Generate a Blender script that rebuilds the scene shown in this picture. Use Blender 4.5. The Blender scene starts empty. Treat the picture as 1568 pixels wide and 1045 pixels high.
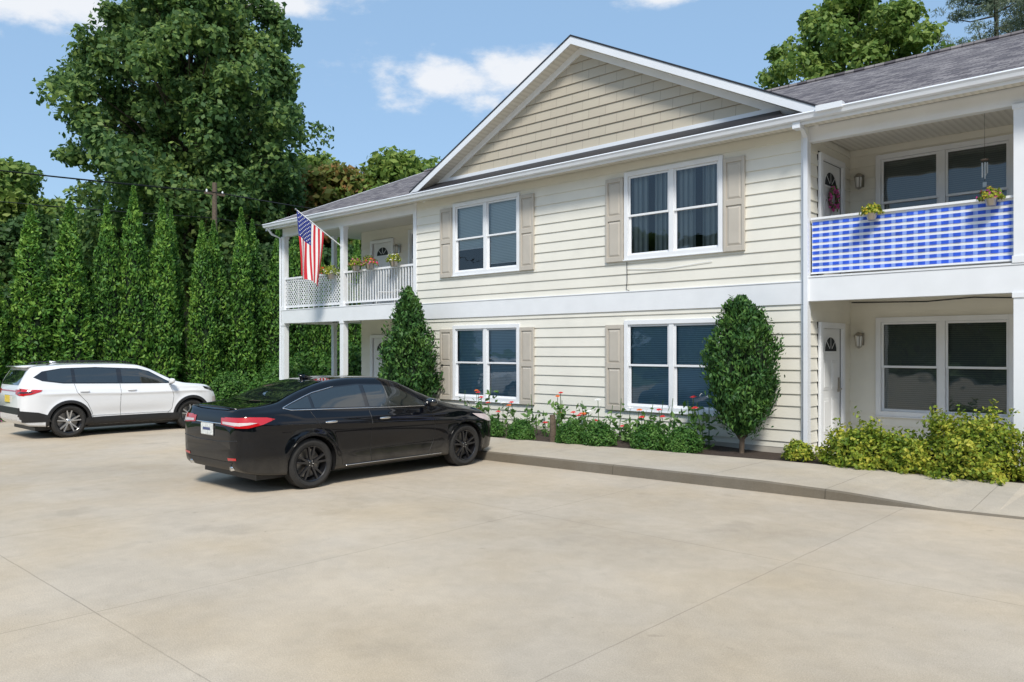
import bpy, bmesh, math, random
import numpy as np
from mathutils import Vector, Matrix
from mathutils.bvhtree import BVHTree
from mathutils.geometry import delaunay_2d_cdt
random.seed(7)
rng = np.random.default_rng(7)
scene = bpy.context.scene

# ------------------------------------------------------------------ materials
def nt(m):
    m.use_nodes = True
    return m.node_tree.nodes, m.node_tree.links

def mat(name, col, rough=.5, metal=0., coat=0., noise=0., nscale=5., bump=0., bscale=40., spec=.5, noise2=0., n2scale=.7):
    m = bpy.data.materials.new(name)
    N, L = nt(m)
    b = N['Principled BSDF']
    b.inputs['Base Color'].default_value = (*col, 1)
    b.inputs['Roughness'].default_value = rough
    b.inputs['Metallic'].default_value = metal
    b.inputs['Coat Weight'].default_value = coat
    b.inputs['Coat Roughness'].default_value = .03
    b.inputs['Specular IOR Level'].default_value = spec
    if noise or bump or noise2:
        tc = N.new('ShaderNodeTexCoord')
    if noise or noise2:
        n = N.new('ShaderNodeTexNoise'); n.inputs['Scale'].default_value = nscale; n.inputs['Detail'].default_value = 6
        L.new(tc.outputs['Object'], n.inputs['Vector'])
        mr = N.new('ShaderNodeMapRange')
        mr.inputs['From Min'].default_value = .3; mr.inputs['From Max'].default_value = .7
        mr.inputs['To Min'].default_value = 1-noise; mr.inputs['To Max'].default_value = 1+noise
        L.new(n.outputs['Fac'], mr.inputs['Value'])
        out = mr.outputs['Result']
        if noise2:
            n2 = N.new('ShaderNodeTexNoise'); n2.inputs['Scale'].default_value = n2scale; n2.inputs['Detail'].default_value = 4
            L.new(tc.outputs['Object'], n2.inputs['Vector'])
            mr2 = N.new('ShaderNodeMapRange')
            mr2.inputs['From Min'].default_value = .3; mr2.inputs['From Max'].default_value = .7
            mr2.inputs['To Min'].default_value = 1-noise2; mr2.inputs['To Max'].default_value = 1+noise2
            L.new(n2.outputs['Fac'], mr2.inputs['Value'])
            mm = N.new('ShaderNodeMath'); mm.operation = 'MULTIPLY'
            L.new(out, mm.inputs[0]); L.new(mr2.outputs['Result'], mm.inputs[1]); out = mm.outputs[0]
        vm = N.new('ShaderNodeVectorMath'); vm.operation = 'SCALE'
        vm.inputs[0].default_value = col
        L.new(out, vm.inputs['Scale'])
        L.new(vm.outputs[0], b.inputs['Base Color'])
    if bump:
        nb = N.new('ShaderNodeTexNoise'); nb.inputs['Scale'].default_value = bscale; nb.inputs['Detail'].default_value = 5
        L.new(tc.outputs['Object'], nb.inputs['Vector'])
        bp = N.new('ShaderNodeBump'); bp.inputs['Strength'].default_value = bump; bp.inputs['Distance'].default_value = .02
        L.new(nb.outputs['Fac'], bp.inputs['Height']); L.new(bp.outputs[0], b.inputs['Normal'])
    return m

def leafmat(name, c0, c1, c2, transl=.3, nscale=.8, rough=.55, objvar=0.):
    m = bpy.data.materials.new(name)
    N, L = nt(m)
    b = N['Principled BSDF']; out = N['Material Output']
    b.inputs['Roughness'].default_value = rough; b.inputs['Specular IOR Level'].default_value = .3
    g = N.new('ShaderNodeNewGeometry')
    n = N.new('ShaderNodeTexNoise'); n.inputs['Scale'].default_value = nscale; n.inputs['Detail'].default_value = 3
    tc = N.new('ShaderNodeTexCoord'); L.new(tc.outputs['Object'], n.inputs['Vector'])
    a = N.new('ShaderNodeMath'); a.operation = 'MULTIPLY_ADD'; a.inputs[1].default_value = .55; a.inputs[2].default_value = -.28
    L.new(g.outputs['Random Per Island'], a.inputs[0])
    ad = N.new('ShaderNodeMath'); ad.operation = 'ADD'; L.new(a.outputs[0], ad.inputs[0]); L.new(n.outputs['Fac'], ad.inputs[1])
    fin = ad.outputs[0]
    if objvar:
        oi = N.new('ShaderNodeObjectInfo'); o1 = N.new('ShaderNodeMath'); o1.operation='MULTIPLY_ADD'; o1.inputs[1].default_value=objvar; o1.inputs[2].default_value=-objvar/2
        L.new(oi.outputs['Random'], o1.inputs[0]); o2 = N.new('ShaderNodeMath'); o2.operation='ADD'; L.new(fin,o2.inputs[0]); L.new(o1.outputs[0],o2.inputs[1]); fin=o2.outputs[0]
    r = N.new('ShaderNodeValToRGB')
    r.color_ramp.elements[0].position = .2; r.color_ramp.elements[0].color = (*c0, 1)
    r.color_ramp.elements[1].position = .8; r.color_ramp.elements[1].color = (*c2, 1)
    e = r.color_ramp.elements.new(.5); e.color = (*c1, 1)
    L.new(fin, r.inputs[0]); L.new(r.outputs[0], b.inputs['Base Color'])
    t = N.new('ShaderNodeBsdfTranslucent'); L.new(r.outputs[0], t.inputs['Color'])
    mx = N.new('ShaderNodeMixShader'); mx.inputs[0].default_value = transl
    L.new(b.outputs[0], mx.inputs[1]); L.new(t.outputs[0], mx.inputs[2]); L.new(mx.outputs[0], out.inputs['Surface'])
    return m

def glassmat(name, tint=(.92,.96,.96), refl=.04):
    m = bpy.data.materials.new(name); N, L = nt(m)
    N.remove(N['Principled BSDF']); out = N['Material Output']
    t = N.new('ShaderNodeBsdfTransparent'); t.inputs[0].default_value = (*tint, 1)
    g = N.new('ShaderNodeBsdfGlossy'); g.inputs['Roughness'].default_value = .01; g.inputs['Color'].default_value = (.9,.95,1,1)
    f = N.new('ShaderNodeFresnel'); f.inputs[0].default_value = 1.5
    a = N.new('ShaderNodeMath'); a.operation = 'ADD'; a.use_clamp = True; a.inputs[1].default_value = refl
    L.new(f.outputs[0], a.inputs[0])
    tc = N.new('ShaderNodeTexCoord'); nb = N.new('ShaderNodeTexNoise'); nb.inputs['Scale'].default_value = 1.5
    bp = N.new('ShaderNodeBump'); bp.inputs['Strength'].default_value = .06; bp.inputs['Distance'].default_value = .1
    L.new(tc.outputs['Object'], nb.inputs['Vector']); L.new(nb.outputs['Fac'], bp.inputs['Height']); L.new(bp.outputs[0], g.inputs['Normal'])
    mx = N.new('ShaderNodeMixShader'); L.new(a.outputs[0], mx.inputs[0]); L.new(t.outputs[0], mx.inputs[1]); L.new(g.outputs[0], mx.inputs[2])
    L.new(mx.outputs[0], out.inputs['Surface'])
    return m

def stripemat(name, cA, cB, period, rough=.6, axis=2):
    m = bpy.data.materials.new(name); N, L = nt(m); b = N['Principled BSDF']; b.inputs['Roughness'].default_value = rough
    tc = N.new('ShaderNodeTexCoord'); s = N.new('ShaderNodeSeparateXYZ'); L.new(tc.outputs['Object'], s.inputs[0])
    d = N.new('ShaderNodeMath'); d.operation = 'DIVIDE'; d.inputs[1].default_value = period; L.new(s.outputs[axis], d.inputs[0])
    f = N.new('ShaderNodeMath'); f.operation = 'FRACT'; L.new(d.outputs[0], f.inputs[0])
    r = N.new('ShaderNodeValToRGB'); r.color_ramp.elements[0].color = (*cA,1); r.color_ramp.elements[1].color = (*cB,1)
    r.color_ramp.elements[0].position = .25; r.color_ramp.elements[1].position = .6
    L.new(f.outputs[0], r.inputs[0]); L.new(r.outputs[0], b.inputs['Base Color'])
    return m

WHITE = mat('white_vinyl_trim', (.80,.82,.85), .4, noise=.03, nscale=3)
CREAM = mat('cream_vinyl_siding', (.77,.75,.675), .5, noise=.03, nscale=2.5, noise2=.05, n2scale=.4, bump=.05, bscale=60)
SOFFIT = stripemat('vented_soffit', (.64,.62,.56), (.74,.72,.66), .1, axis=0)
SHUT = mat('tan_shutter', (.51,.47,.41), .5, noise=.04)
GLASS = glassmat('window_glass')
BLIND = stripemat('blinds_blue', (.09,.20,.29), (.22,.38,.50), .035)
BLINDL = stripemat('blinds_grey', (.34,.42,.44), (.62,.68,.69), .035)
SCREEN = stripemat('blinds_dark', (.06,.075,.065), (.105,.125,.11), .035)
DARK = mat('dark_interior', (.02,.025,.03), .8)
CURTAIN = stripemat('curtain_fabric', (.12,.15,.16), (.34,.39,.40), .11, axis=0)
DOORW = mat('white_door_paint', (.78,.79,.80), .35)
BRASS = mat('satin_metal', (.45,.42,.38), .3, metal=1)
BLACKM = mat('black_plastic', (.015,.015,.016), .45)
SLAB = mat('porch_concrete', (.45,.42,.37), .8, noise=.08)
BLUE = mat('blue_fabric_screen', (.02,.09,.60), .6, noise=.3, nscale=6)
BLUEL = mat('light_blue_fabric', (.22,.34,.78), .6, noise=.2, nscale=6)
BARK = mat('bark', (.12,.09,.065), .9, noise=.3, nscale=12, bump=.6, bscale=25)
GUT = mat('gutter_white', (.76,.79,.84), .3, noise=.03, nscale=2)
DRIP = mat('black_drip_edge', (.02,.02,.025), .5)

def gable_mat():
    m = bpy.data.materials.new('tan_shake_siding'); N, L = nt(m); b = N['Principled BSDF']; b.inputs['Roughness'].default_value = .6
    tc = N.new('ShaderNodeTexCoord'); s = N.new('ShaderNodeSeparateXYZ'); L.new(tc.outputs['Object'], s.inputs[0])
    c = N.new('ShaderNodeCombineXYZ'); L.new(s.outputs[0], c.inputs[0])
    a = N.new('ShaderNodeMath'); a.inputs[1].default_value = -5.92; L.new(s.outputs[2], a.inputs[0]); L.new(a.outputs[0], c.inputs[1])
    br = N.new('ShaderNodeTexBrick'); L.new(c.outputs[0], br.inputs['Vector'])
    br.inputs['Scale'].default_value = 1; br.inputs['Brick Width'].default_value = .42; br.inputs['Row Height'].default_value = .2
    br.inputs['Mortar Size'].default_value = .006; br.inputs['Mortar Smooth'].default_value = 0; br.offset = .37
    br.inputs['Color1'].default_value = (.48,.43,.345,1); br.inputs['Color2'].default_value = (.51,.46,.37,1); br.inputs['Mortar'].default_value = (.36,.315,.25,1)
    L.new(br.outputs['Color'], b.inputs['Base Color'])
    return m
TANG = gable_mat()

def shingle_mat():
    m = bpy.data.materials.new('asphalt_shingles'); N, L = nt(m); b = N['Principled BSDF']; b.inputs['Roughness'].default_value = .9
    tc = N.new('ShaderNodeTexCoord')
    br = N.new('ShaderNodeTexBrick'); L.new(tc.outputs['Object'], br.inputs['Vector'])
    br.inputs['Scale'].default_value = 1; br.inputs['Brick Width'].default_value = .22; br.inputs['Row Height'].default_value = .13
    br.inputs['Mortar Size'].default_value = .008; br.inputs['Bias'].default_value = 0; br.offset = .43
    br.inputs['Color1'].default_value = (.07,.06,.07,1); br.inputs['Color2'].default_value = (.24,.22,.22,1); br.inputs['Mortar'].default_value = (.05,.045,.05,1)
    n = N.new('ShaderNodeTexNoise'); n.inputs['Scale'].default_value = 2.; n.inputs['Detail'].default_value = 8; L.new(tc.outputs['Object'], n.inputs['Vector'])
    mr = N.new('ShaderNodeMapRange'); mr.inputs['To Min'].default_value = .6; mr.inputs['To Max'].default_value = 1.4; L.new(n.outputs[0], mr.inputs[0])
    v = N.new('ShaderNodeVectorMath'); v.operation = 'SCALE'; L.new(br.outputs['Color'], v.inputs[0]); L.new(mr.outputs[0], v.inputs['Scale'])
    L.new(v.outputs[0], b.inputs['Base Color'])
    bp = N.new('ShaderNodeBump'); bp.inputs['Strength'].default_value = .5; bp.inputs['Distance'].default_value = .01
    L.new(br.outputs['Fac'], bp.inputs['Height']); bp.invert = True; L.new(bp.outputs[0], b.inputs['Normal'])
    return m
SHING = shingle_mat()

def concrete(name, col, jx, px, jy, py, stain=.12, jd=.2):
    m = bpy.data.materials.new(name); N, L = nt(m); b = N['Principled BSDF']; b.inputs['Roughness'].default_value = .85
    b.inputs['Specular IOR Level'].default_value = .25
    g = N.new('ShaderNodeTexCoord'); s = N.new('ShaderNodeSeparateXYZ'); L.new(g.outputs['Object'], s.inputs[0])
    wob = N.new('ShaderNodeTexNoise'); wob.inputs['Scale'].default_value = 3; L.new(g.outputs['Object'], wob.inputs['Vector'])
    def M(op, a, bb=None, c=None):
        n = N.new('ShaderNodeMath'); n.operation = op
        for i, x in enumerate((a, bb, c)):
            if x is None: continue
            if isinstance(x, (int, float)): n.inputs[i].default_value = x
            else: L.new(x, n.inputs[i])
        return n.outputs[0]
    def joint(o, off, per):
        t = M('DIVIDE', M('ADD', M('ADD', o, -off), M('MULTIPLY', wob.outputs['Fac'], .02)), per)
        f = M('ABSOLUTE', M('SUBTRACT', M('FRACT', M('ADD', t, .5)), .5))
        return M('LESS_THAN', M('MULTIPLY', f, per), .005)
    j = M('MAXIMUM', joint(s.outputs[0], jx, px), joint(s.outputs[1], jy, py))
    out = None
    for sc, amt, det in ((.22, stain, 3), (.9, .07, 7), (6, .05, 7), (130, .16, 3)):
        n = N.new('ShaderNodeTexNoise'); n.inputs['Scale'].default_value = sc; n.inputs['Detail'].default_value = det; n.inputs['Distortion'].default_value = .6; L.new(g.outputs['Object'], n.inputs['Vector'])
        mr = N.new('ShaderNodeMapRange'); mr.inputs[1].default_value = .3; mr.inputs[2].default_value = .7; mr.inputs[3].default_value = 1-amt; mr.inputs[4].default_value = 1+amt
        L.new(n.outputs['Fac'], mr.inputs[0])
        out = mr.outputs[0] if out is None else M('MULTIPLY', out, mr.outputs[0])
    for sc, lo_, hi_, dk in ((4.5,.70,.80,.75),(1.1,.63,.72,.88),(22,.72,.78,.5)):
        sp = N.new('ShaderNodeTexNoise'); sp.inputs['Scale'].default_value = sc; sp.inputs['Detail'].default_value = 3; L.new(g.outputs['Object'], sp.inputs['Vector'])
        spm = N.new('ShaderNodeMapRange'); spm.inputs[1].default_value = lo_; spm.inputs[2].default_value = hi_; spm.inputs[3].default_value = 1; spm.inputs[4].default_value = dk; L.new(sp.outputs['Fac'], spm.inputs[0])
        out = M('MULTIPLY', out, spm.outputs[0])
    jn = N.new('ShaderNodeTexNoise'); jn.inputs['Scale'].default_value = .8; L.new(g.outputs['Object'], jn.inputs['Vector'])
    out = M('MULTIPLY', out, M('SUBTRACT', 1., M('MULTIPLY', M('MULTIPLY', j, jn.outputs['Fac']), jd*2.6)))
    tn = N.new('ShaderNodeTexNoise'); tn.inputs['Scale'].default_value = .6; tn.inputs['Detail'].default_value = 5; L.new(g.outputs['Object'], tn.inputs['Vector'])
    tm = N.new('ShaderNodeMix'); tm.data_type = 'RGBA'; tm.inputs[6].default_value = (*col,1); tm.inputs[7].default_value = (col[0]*.98, col[1]*.93, col[2]*.84, 1)
    tr_ = N.new('ShaderNodeMapRange'); tr_.inputs[1].default_value=.4; tr_.inputs[2].default_value=.7; L.new(tn.outputs['Fac'], tr_.inputs[0]); L.new(tr_.outputs[0], tm.inputs[0])
    v = N.new('ShaderNodeVectorMath'); v.operation = 'SCALE'; L.new(tm.outputs[2], v.inputs[0]); L.new(out, v.inputs['Scale'])
    L.new(v.outputs[0], b.inputs['Base Color'])
    nb = N.new('ShaderNodeTexNoise'); nb.inputs['Scale'].default_value = 60; nb.inputs['Detail'].default_value = 6; L.new(g.outputs['Object'], nb.inputs['Vector'])
    bp = N.new('ShaderNodeBump'); bp.inputs['Strength'].default_value = .3; bp.inputs['Distance'].default_value = .01
    L.new(nb.outputs['Fac'], bp.inputs['Height']); L.new(bp.outputs[0], b.inputs['Normal'])
    return m
LOT = concrete('lot_concrete', (.47,.405,.322), -2.87, 3.05, 6.7, 4.6)
WALK = concrete('walk_concrete', (.45,.405,.34), -3.76, 1.53, 30, 60, jd=.3)
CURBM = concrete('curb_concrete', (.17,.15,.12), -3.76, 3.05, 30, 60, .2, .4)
GRASS = mat('grass_ground', (.09,.15,.035), .9, noise=.35, nscale=9, noise2=.3, n2scale=.5, bump=.8, bscale=80)
MULCH = mat('mulch', (.05,.034,.025), .95, noise=.5, nscale=45, bump=1., bscale=70)

# ------------------------------------------------------------------ mesh builder
class MB:
    def __init__(s): s.v=[]; s.f=[]; s.m=[]; s.mats=[]; s.M=Matrix.Identity(4)
    def mi(s, m):
        if m not in s.mats: s.mats.append(m)
        return s.mats.index(m)
    def poly(s, pts, m):
        b = len(s.v); s.v += [tuple(s.M @ Vector(p)) for p in pts]; s.f.append(tuple(range(b, b+len(pts)))); s.m.append(s.mi(m))
    def faces(s, vs, fs, m):
        b = len(s.v); s.v += [tuple(s.M @ Vector(p)) for p in vs]; k = s.mi(m)
        for f in fs: s.f.append(tuple(b+i for i in f)); s.m.append(k)
    def box(s, a, b, m):
        x0,x1 = sorted((a[0],b[0])); y0,y1 = sorted((a[1],b[1])); z0,z1 = sorted((a[2],b[2]))
        vs = [(x0,y0,z0),(x1,y0,z0),(x1,y1,z0),(x0,y1,z0),(x0,y0,z1),(x1,y0,z1),(x1,y1,z1),(x0,y1,z1)]
        s.faces(vs, [(0,3,2,1),(4,5,6,7),(0,1,5,4),(1,2,6,5),(2,3,7,6),(3,0,4,7)], m)
    def hexa(s, vs, m):
        s.faces(vs, [(0,3,2,1),(4,5,6,7),(0,1,5,4),(1,2,6,5),(2,3,7,6),(3,0,4,7)], m)
    def tube(s, pts, rad, m, n=8, caps=True):
        pts = [Vector(p) for p in pts]
        if isinstance(rad, (int, float)): rad = [rad]*len(pts)
        vs = []; up = Vector((0,0,1))
        for i, p in enumerate(pts):
            d = (pts[min(i+1, len(pts)-1)] - pts[max(i-1, 0)]).normalized()
            a = d.cross(up)
            if a.length < .05: a = d.cross(Vector((1,0,0)))
            a.normalize(); b = d.cross(a)
            for k in range(n):
                t = 2*math.pi*k/n; vs.append(p + (a*math.cos(t)+b*math.sin(t))*rad[i])
        fs = []
        for i in range(len(pts)-1):
            for k in range(n): fs.append((i*n+k, i*n+(k+1)%n, (i+1)*n+(k+1)%n, (i+1)*n+k))
        if caps: fs.append(tuple(range(n))[::-1]); fs.append(tuple((len(pts)-1)*n+k for k in range(n)))
        s.faces(vs, fs, m)
    def lathe(s, prof, m, axis='Z', c=(0,0,0), n=32):
        vs = []
        for h, r in prof:
            for k in range(n):
                t = 2*math.pi*k/n; a, b = r*math.cos(t), r*math.sin(t)
                vs.append((c[0]+h, c[1]+a, c[2]+b) if axis=='X' else (c[0]+a, c[1]+b, c[2]+h))
        fs = [(i*n+k, i*n+(k+1)%n, (i+1)*n+(k+1)%n, (i+1)*n+k) for i in range(len(prof)-1) for k in range(n)]
        s.faces(vs, fs, m)
    def build(s, name, parent=None, smooth=False, bevel=0, recalc=True, loc=None):
        me = bpy.data.meshes.new(name); me.from_pydata(s.v, [], s.f)
        for m in s.mats: me.materials.append(m)
        me.polygons.foreach_set('material_index', s.m)
        if recalc:
            bm = bmesh.new(); bm.from_mesh(me); bmesh.ops.recalc_face_normals(bm, faces=bm.faces); bm.to_mesh(me); bm.free()
        if smooth: me.polygons.foreach_set('use_smooth', [True]*len(me.polygons))
        me.update()
        o = bpy.data.objects.new(name, me); scene.collection.objects.link(o)
        if parent: o.parent = parent
        if loc: o.location = loc
        if bevel:
            b = o.modifiers.new('bevel', 'BEVEL'); b.width = bevel; b.segments = 2; b.limit_method = 'ANGLE'
        return o

def empty(name, loc=(0,0,0)):
    o = bpy.data.objects.new(name, None); scene.collection.objects.link(o); o.location = loc; o.empty_display_size = .3
    return o

# ------------------------------------------------------------------ ground
g = MB(); g.poly([(-400,-400,-.02),(400,-400,-.02),(400,400,-.02),(-400,400,-.02)], GRASS); g.build('grass_ground', recalc=False)
g = MB(); g.poly([(-23.5,-30,0),(30,-30,0),(30,12,0),(-23.5,12,0)], LOT); g.build('parking_lot', recalc=False)

cx = [-23.5,-9.27,-3.757,-2.6,0,9]; cy = [8.75,9.42,9.80,9.98,10.3,11.3]
hx = [-23.5,-4.6,-3.6,-2.5,9]; hz = [.15,.15,.12,.025,.015]
bx = [-23.5,-12,-9,-5,-2.0,-1.85,9]; by = [10.3,10.85,11.15,11.65,11.75,12.62,12.62]
xs = sorted(set(list(np.arange(-23.5, 9.01, .25)) + [-1.85,-2.0]))
g = MB()
for x0, x1 in zip(xs[:-1], xs[1:]):
    q = []
    for x in (x0, x1):
        q.append((np.interp(x,cx,cy), np.interp(x,bx,by), np.interp(x,hx,hz)))
    (f0,b0,h0),(f1,b1,h1) = q
    g.poly([(x0,f0+.03,h0),(x1,f1+.03,h1),(x1,f1+.16,h1+.002),(x0,f0+.16,h0+.002)], WALK)
    g.poly([(x0,f0+.16,h0+.002),(x1,f1+.16,h1+.002),(x1,b1,.155),(x0,b0,.155)], WALK)
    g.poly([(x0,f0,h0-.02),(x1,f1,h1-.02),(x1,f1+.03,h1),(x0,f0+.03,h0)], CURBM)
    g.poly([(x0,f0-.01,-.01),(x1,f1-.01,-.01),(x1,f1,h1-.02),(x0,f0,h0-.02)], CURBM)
g.build('sidewalk', recalc=False)
g = MB()
for x0, x1 in zip(xs[:-1], xs[1:]):
    if x1 > -1.9: continue
    m = MULCH if x0 >= -15.5 else GRASS
    b0, b1 = np.interp(x0,bx,by), np.interp(x1,bx,by)
    ys = [0, .03, .3, .7, 1]
    for a, b in zip(ys[:-1], ys[1:]):
        zz = lambda t, x: .10 if t == 0 else .135+.02*math.sin(x*3+t*5)*(t<1)
        g.poly([(x0, b0+(13.2-b0)*a, zz(a,x0)), (x1, b1+(13.2-b1)*a, zz(a,x1)), (x1, b1+(13.2-b1)*b, zz(b,x1)), (x0, b0+(13.2-b0)*b, zz(b,x0))], m)
g.build('mulch_bed', recalc=False)
g = MB(); g.box((-23.5,13.0,-.1),(-15.4,30,.13), GRASS); g.build('lawn')

# ------------------------------------------------------------------ building
FY, BY = 12.76, 14.65
XL, XR = -15.07, -5.19
bld = empty('apartment_building')
Z0, ZS = .12, 5.5

def siding(mb, O, u, n, width, z0, z1, ops, m, course=.2, lap=.02, zb=None, ulim=None):
    O = Vector(O); u = Vector(u); n = Vector(n); zb = z0 if zb is None else zb
    P = lambda uu, d, z: O + u*uu + n*d + Vector((0,0,z))
    br = {z0, z1}
    k = 0
    while zb+k*course < z1:
        if zb+k*course > z0: br.add(round(zb+k*course, 5))
        k += 1
    for o in ops: br |= {max(z0,o[2]), min(z1,o[3])}
    br = sorted(br)
    dd = lambda z, c: lap*(1-(z-(zb+c*course))/course)
    for za, zc in zip(br[:-1], br[1:]):
        if zc-za < 1e-4: continue
        c = math.floor((za-zb)/course+1e-4)
        iv = [(0, width)]
        for o in ops:
            if o[2] < zc-1e-5 and o[3] > za+1e-5:
                nv = []
                for a, b in iv:
                    if o[1] <= a or o[0] >= b: nv.append((a,b)); continue
                    if o[0] > a: nv.append((a,o[0]))
                    if o[1] < b: nv.append((o[1],b))
                iv = nv
        for a, b in iv:
            a0=a1=a; b0=b1=b
            if ulim:
                l0,h0 = ulim(za); l1,h1 = ulim(zc)
                a0,b0,a1,b1 = max(a,l0),min(b,h0),max(a,l1),min(b,h1)
                if b0-a0 < .01: continue
                if b1 < a1: a1=b1=(a1+b1)/2
            mb.poly([P(a0,dd(za,c),za),P(b0,dd(za,c),za),P(b1,dd(zc,c),zc),P(a1,dd(zc,c),zc)], m)
            if abs(za-(zb+c*course)) < 1e-4:
                mb.poly([P(a0,0,za),P(b0,0,za),P(b0,lap,za),P(a0,lap,za)], m)

def window(mb, gl, x0, x1, z0, z1, y, kind, curt=False):
    T = .085
    d = y-.045
    mb.box((x0,d,z0),(x0+T,y+.03,z1),WHITE); mb.box((x1-T,d,z0),(x1,y+.03,z1),WHITE)
    mb.box((x0+T,d,z1-T),(x1-T,y+.03,z1),WHITE); mb.box((x0+T,d,z0),(x1-T,y+.03,z0+T),WHITE)
    mb.box((x0-.015,d-.02,z0-.02),(x1+.015,y+.02,z0-.001),WHITE)
    xm = (x0+x1)/2
    mb.box((xm-.05,d+.012,z0+T),(xm+.05,y+.1,z1-T),WHITE)
    for wi, (a, b) in enumerate(((x0+T, xm-.05), (xm+.05, x1-T))):
        za, zb_ = z0+T, z1-T; zm = (za+zb_)/2; F = .04
        for (s0, s1, yy) in ((zm-.02, zb_, y-.012), (za, zm+.02, y+.018)):
            e = .0015
            mb.box((a+e,yy,s0),(a+F,yy+.028,s1-e),WHITE); mb.box((b-F,yy,s0),(b-e,yy+.028,s1-e),WHITE)
            mb.box((a+F,yy,s1-F),(b-F,yy+.028,s1-e),WHITE); mb.box((a+F,yy,s0),(b-F,yy+.028,s0+F),WHITE)
            gl.poly([(a+F,yy+.014,s0+F),(b-F,yy+.014,s0+F),(b-F,yy+.014,s1-F),(a+F,yy+.014,s1-F)], GLASS)
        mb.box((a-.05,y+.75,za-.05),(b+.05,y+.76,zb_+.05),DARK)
        if kind is not None:
            zbot = za if kind is not BLINDL else (za+.12 if wi else zm-.25)
            mb.poly([(a,y+.07,zbot),(b,y+.07,zbot),(b,y+.07,zb_),(a,y+.07,zb_)], kind)
            mb.box((a,y+.066,zbot),(b,y+.076,zbot+.02),WHITE)
        if curt:
            n = 14; w = (b-a)*.42
            for side in (0, 1):
                for i in range(n):
                    def cp(j):
                        t = j/n; xx = a+w*t if side == 0 else b-w*t
                        return xx, y+.12+.02*math.sin(j*2.1)
                    (xa,ya),(xb,yb) = cp(i), cp(i+1)
                    mb.poly([(xa,ya,za),(xb,yb,za),(xb,yb,zb_),(xa,ya,zb_)], CURTAIN)
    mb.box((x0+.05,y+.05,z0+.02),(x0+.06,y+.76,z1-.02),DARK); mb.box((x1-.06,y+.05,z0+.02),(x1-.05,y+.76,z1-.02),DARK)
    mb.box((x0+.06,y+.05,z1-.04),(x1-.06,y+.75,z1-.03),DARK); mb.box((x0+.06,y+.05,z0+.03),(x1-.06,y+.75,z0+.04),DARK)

def shutter(mb, x0, x1, z0, z1, y):
    yb, yf = y-.002, y-.045
    S = .055; zm = z0+(z1-z0)*.52
    mb.box((x0,yf,z0),(x0+S,yb,z1),SHUT); mb.box((x1-S,yf,z0),(x1,yb,z1),SHUT)
    for a, b in ((z0,z0+.09),(zm-.05,zm+.05),(z1-.08,z1)): mb.box((x0+S,yf,a),(x1-S,yb,b),SHUT)
    for a, b in ((z0+.09,zm-.05),(zm+.05,z1-.08)):
        mb.box((x0+S,yf+.02,a),(x1-S,yb,b),SHUT)
        mb.hexa([(x0+S+.015,yf+.02,a+.015),(x1-S-.015,yf+.02,a+.015),(x1-S-.015,yf+.02,b-.015),(x0+S+.015,yf+.02,b-.015),
                 (x0+S+.05,yf+.006,a+.05),(x1-S-.05,yf+.006,a+.05),(x1-S-.05,yf+.006,b-.05),(x0+S+.05,yf+.006,b-.05)], SHUT)

UZ = (3.59, 5.285); LZ = (.69, 2.42)
W1 = (-13.645,-11.52); W2 = (-8.78,-6.69)
wf = MB(); gl = MB(); tr = MB()
ops = []
for w in (W1, W2):
    for z in (UZ, LZ): ops.append((w[0]-XL+.04, w[1]-XL-.04, z[0]+.04, z[1]-.04))
siding(wf, (XL,FY,0), (1,0,0), (0,-1,0), XR-XL, Z0+.1, ZS, ops, CREAM, zb=.12)
wf.box((XL,FY-.004,-.05),(XR,FY+.1,Z0+.1), SLAB)
FLOOR2 = 3.0
siding(wf, (XR,FY,0), (0,1,0), (1,0,0), BY-FY, .15, ZS, [(.38,1.49,.1,2.32),(.38,1.49,FLOOR2,5.18)], CREAM, zb=.12)
RW = (-4.73,-2.617)
RW2 = (-1.75,.36)
ops = []
for w in (RW,RW2):
    for z in (UZ,LZ): ops.append((w[0]-XR+.04, w[1]-XR-.04, z[0]+.04, z[1]-.04))
siding(wf, (XR,BY,0), (1,0,0), (0,-1,0), 6.1, .15, ZS, ops, CREAM, zb=.12)
siding(wf, (-19.8,BY,0), (1,0,0), (0,-1,0), 4.73, .15, ZS, [(.55,1.55,.1,2.3),(.55,1.55,FLOOR2,5.15),(2.3,4.3,UZ[0]+.04,UZ[1]-.04),(2.3,4.3,LZ[0]+.04,LZ[1]-.04)], CREAM, zb=.12)
siding(wf, (XL,FY,0), (0,1,0), (-1,0,0), BY-FY, .15, ZS, [], CREAM, zb=.12)
siding(wf, (-19.8,BY,0), (0,1,0), (-1,0,0), 10, .15, ZS, [], CREAM, zb=.12)
siding(wf, (.9,FY,0), (1,0,0), (0,-1,0), 9.9, Z0+.1, ZS, [], CREAM, zb=.12)
siding(wf, (.9,FY,0), (0,1,0), (-1,0,0), BY-FY, .15, ZS, [], CREAM, zb=.12)
wf.build('siding_walls', bld, recalc=False)

gw = MB()
GP, GZ, HS = -9.86, 8.16, .495
gzb = 5.92
def gl_lim(z):
    hw = (GZ-.22-z)/HS
    return (GP-hw-(-15.2), GP+hw-(-15.2))
siding(gw, (-15.2,FY,0), (1,0,0), (0,-1,0), 10.6, gzb, GZ-.25, [], TANG, zb=gzb, ulim=gl_lim)
gw.build('gable_siding', bld, recalc=False)

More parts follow.
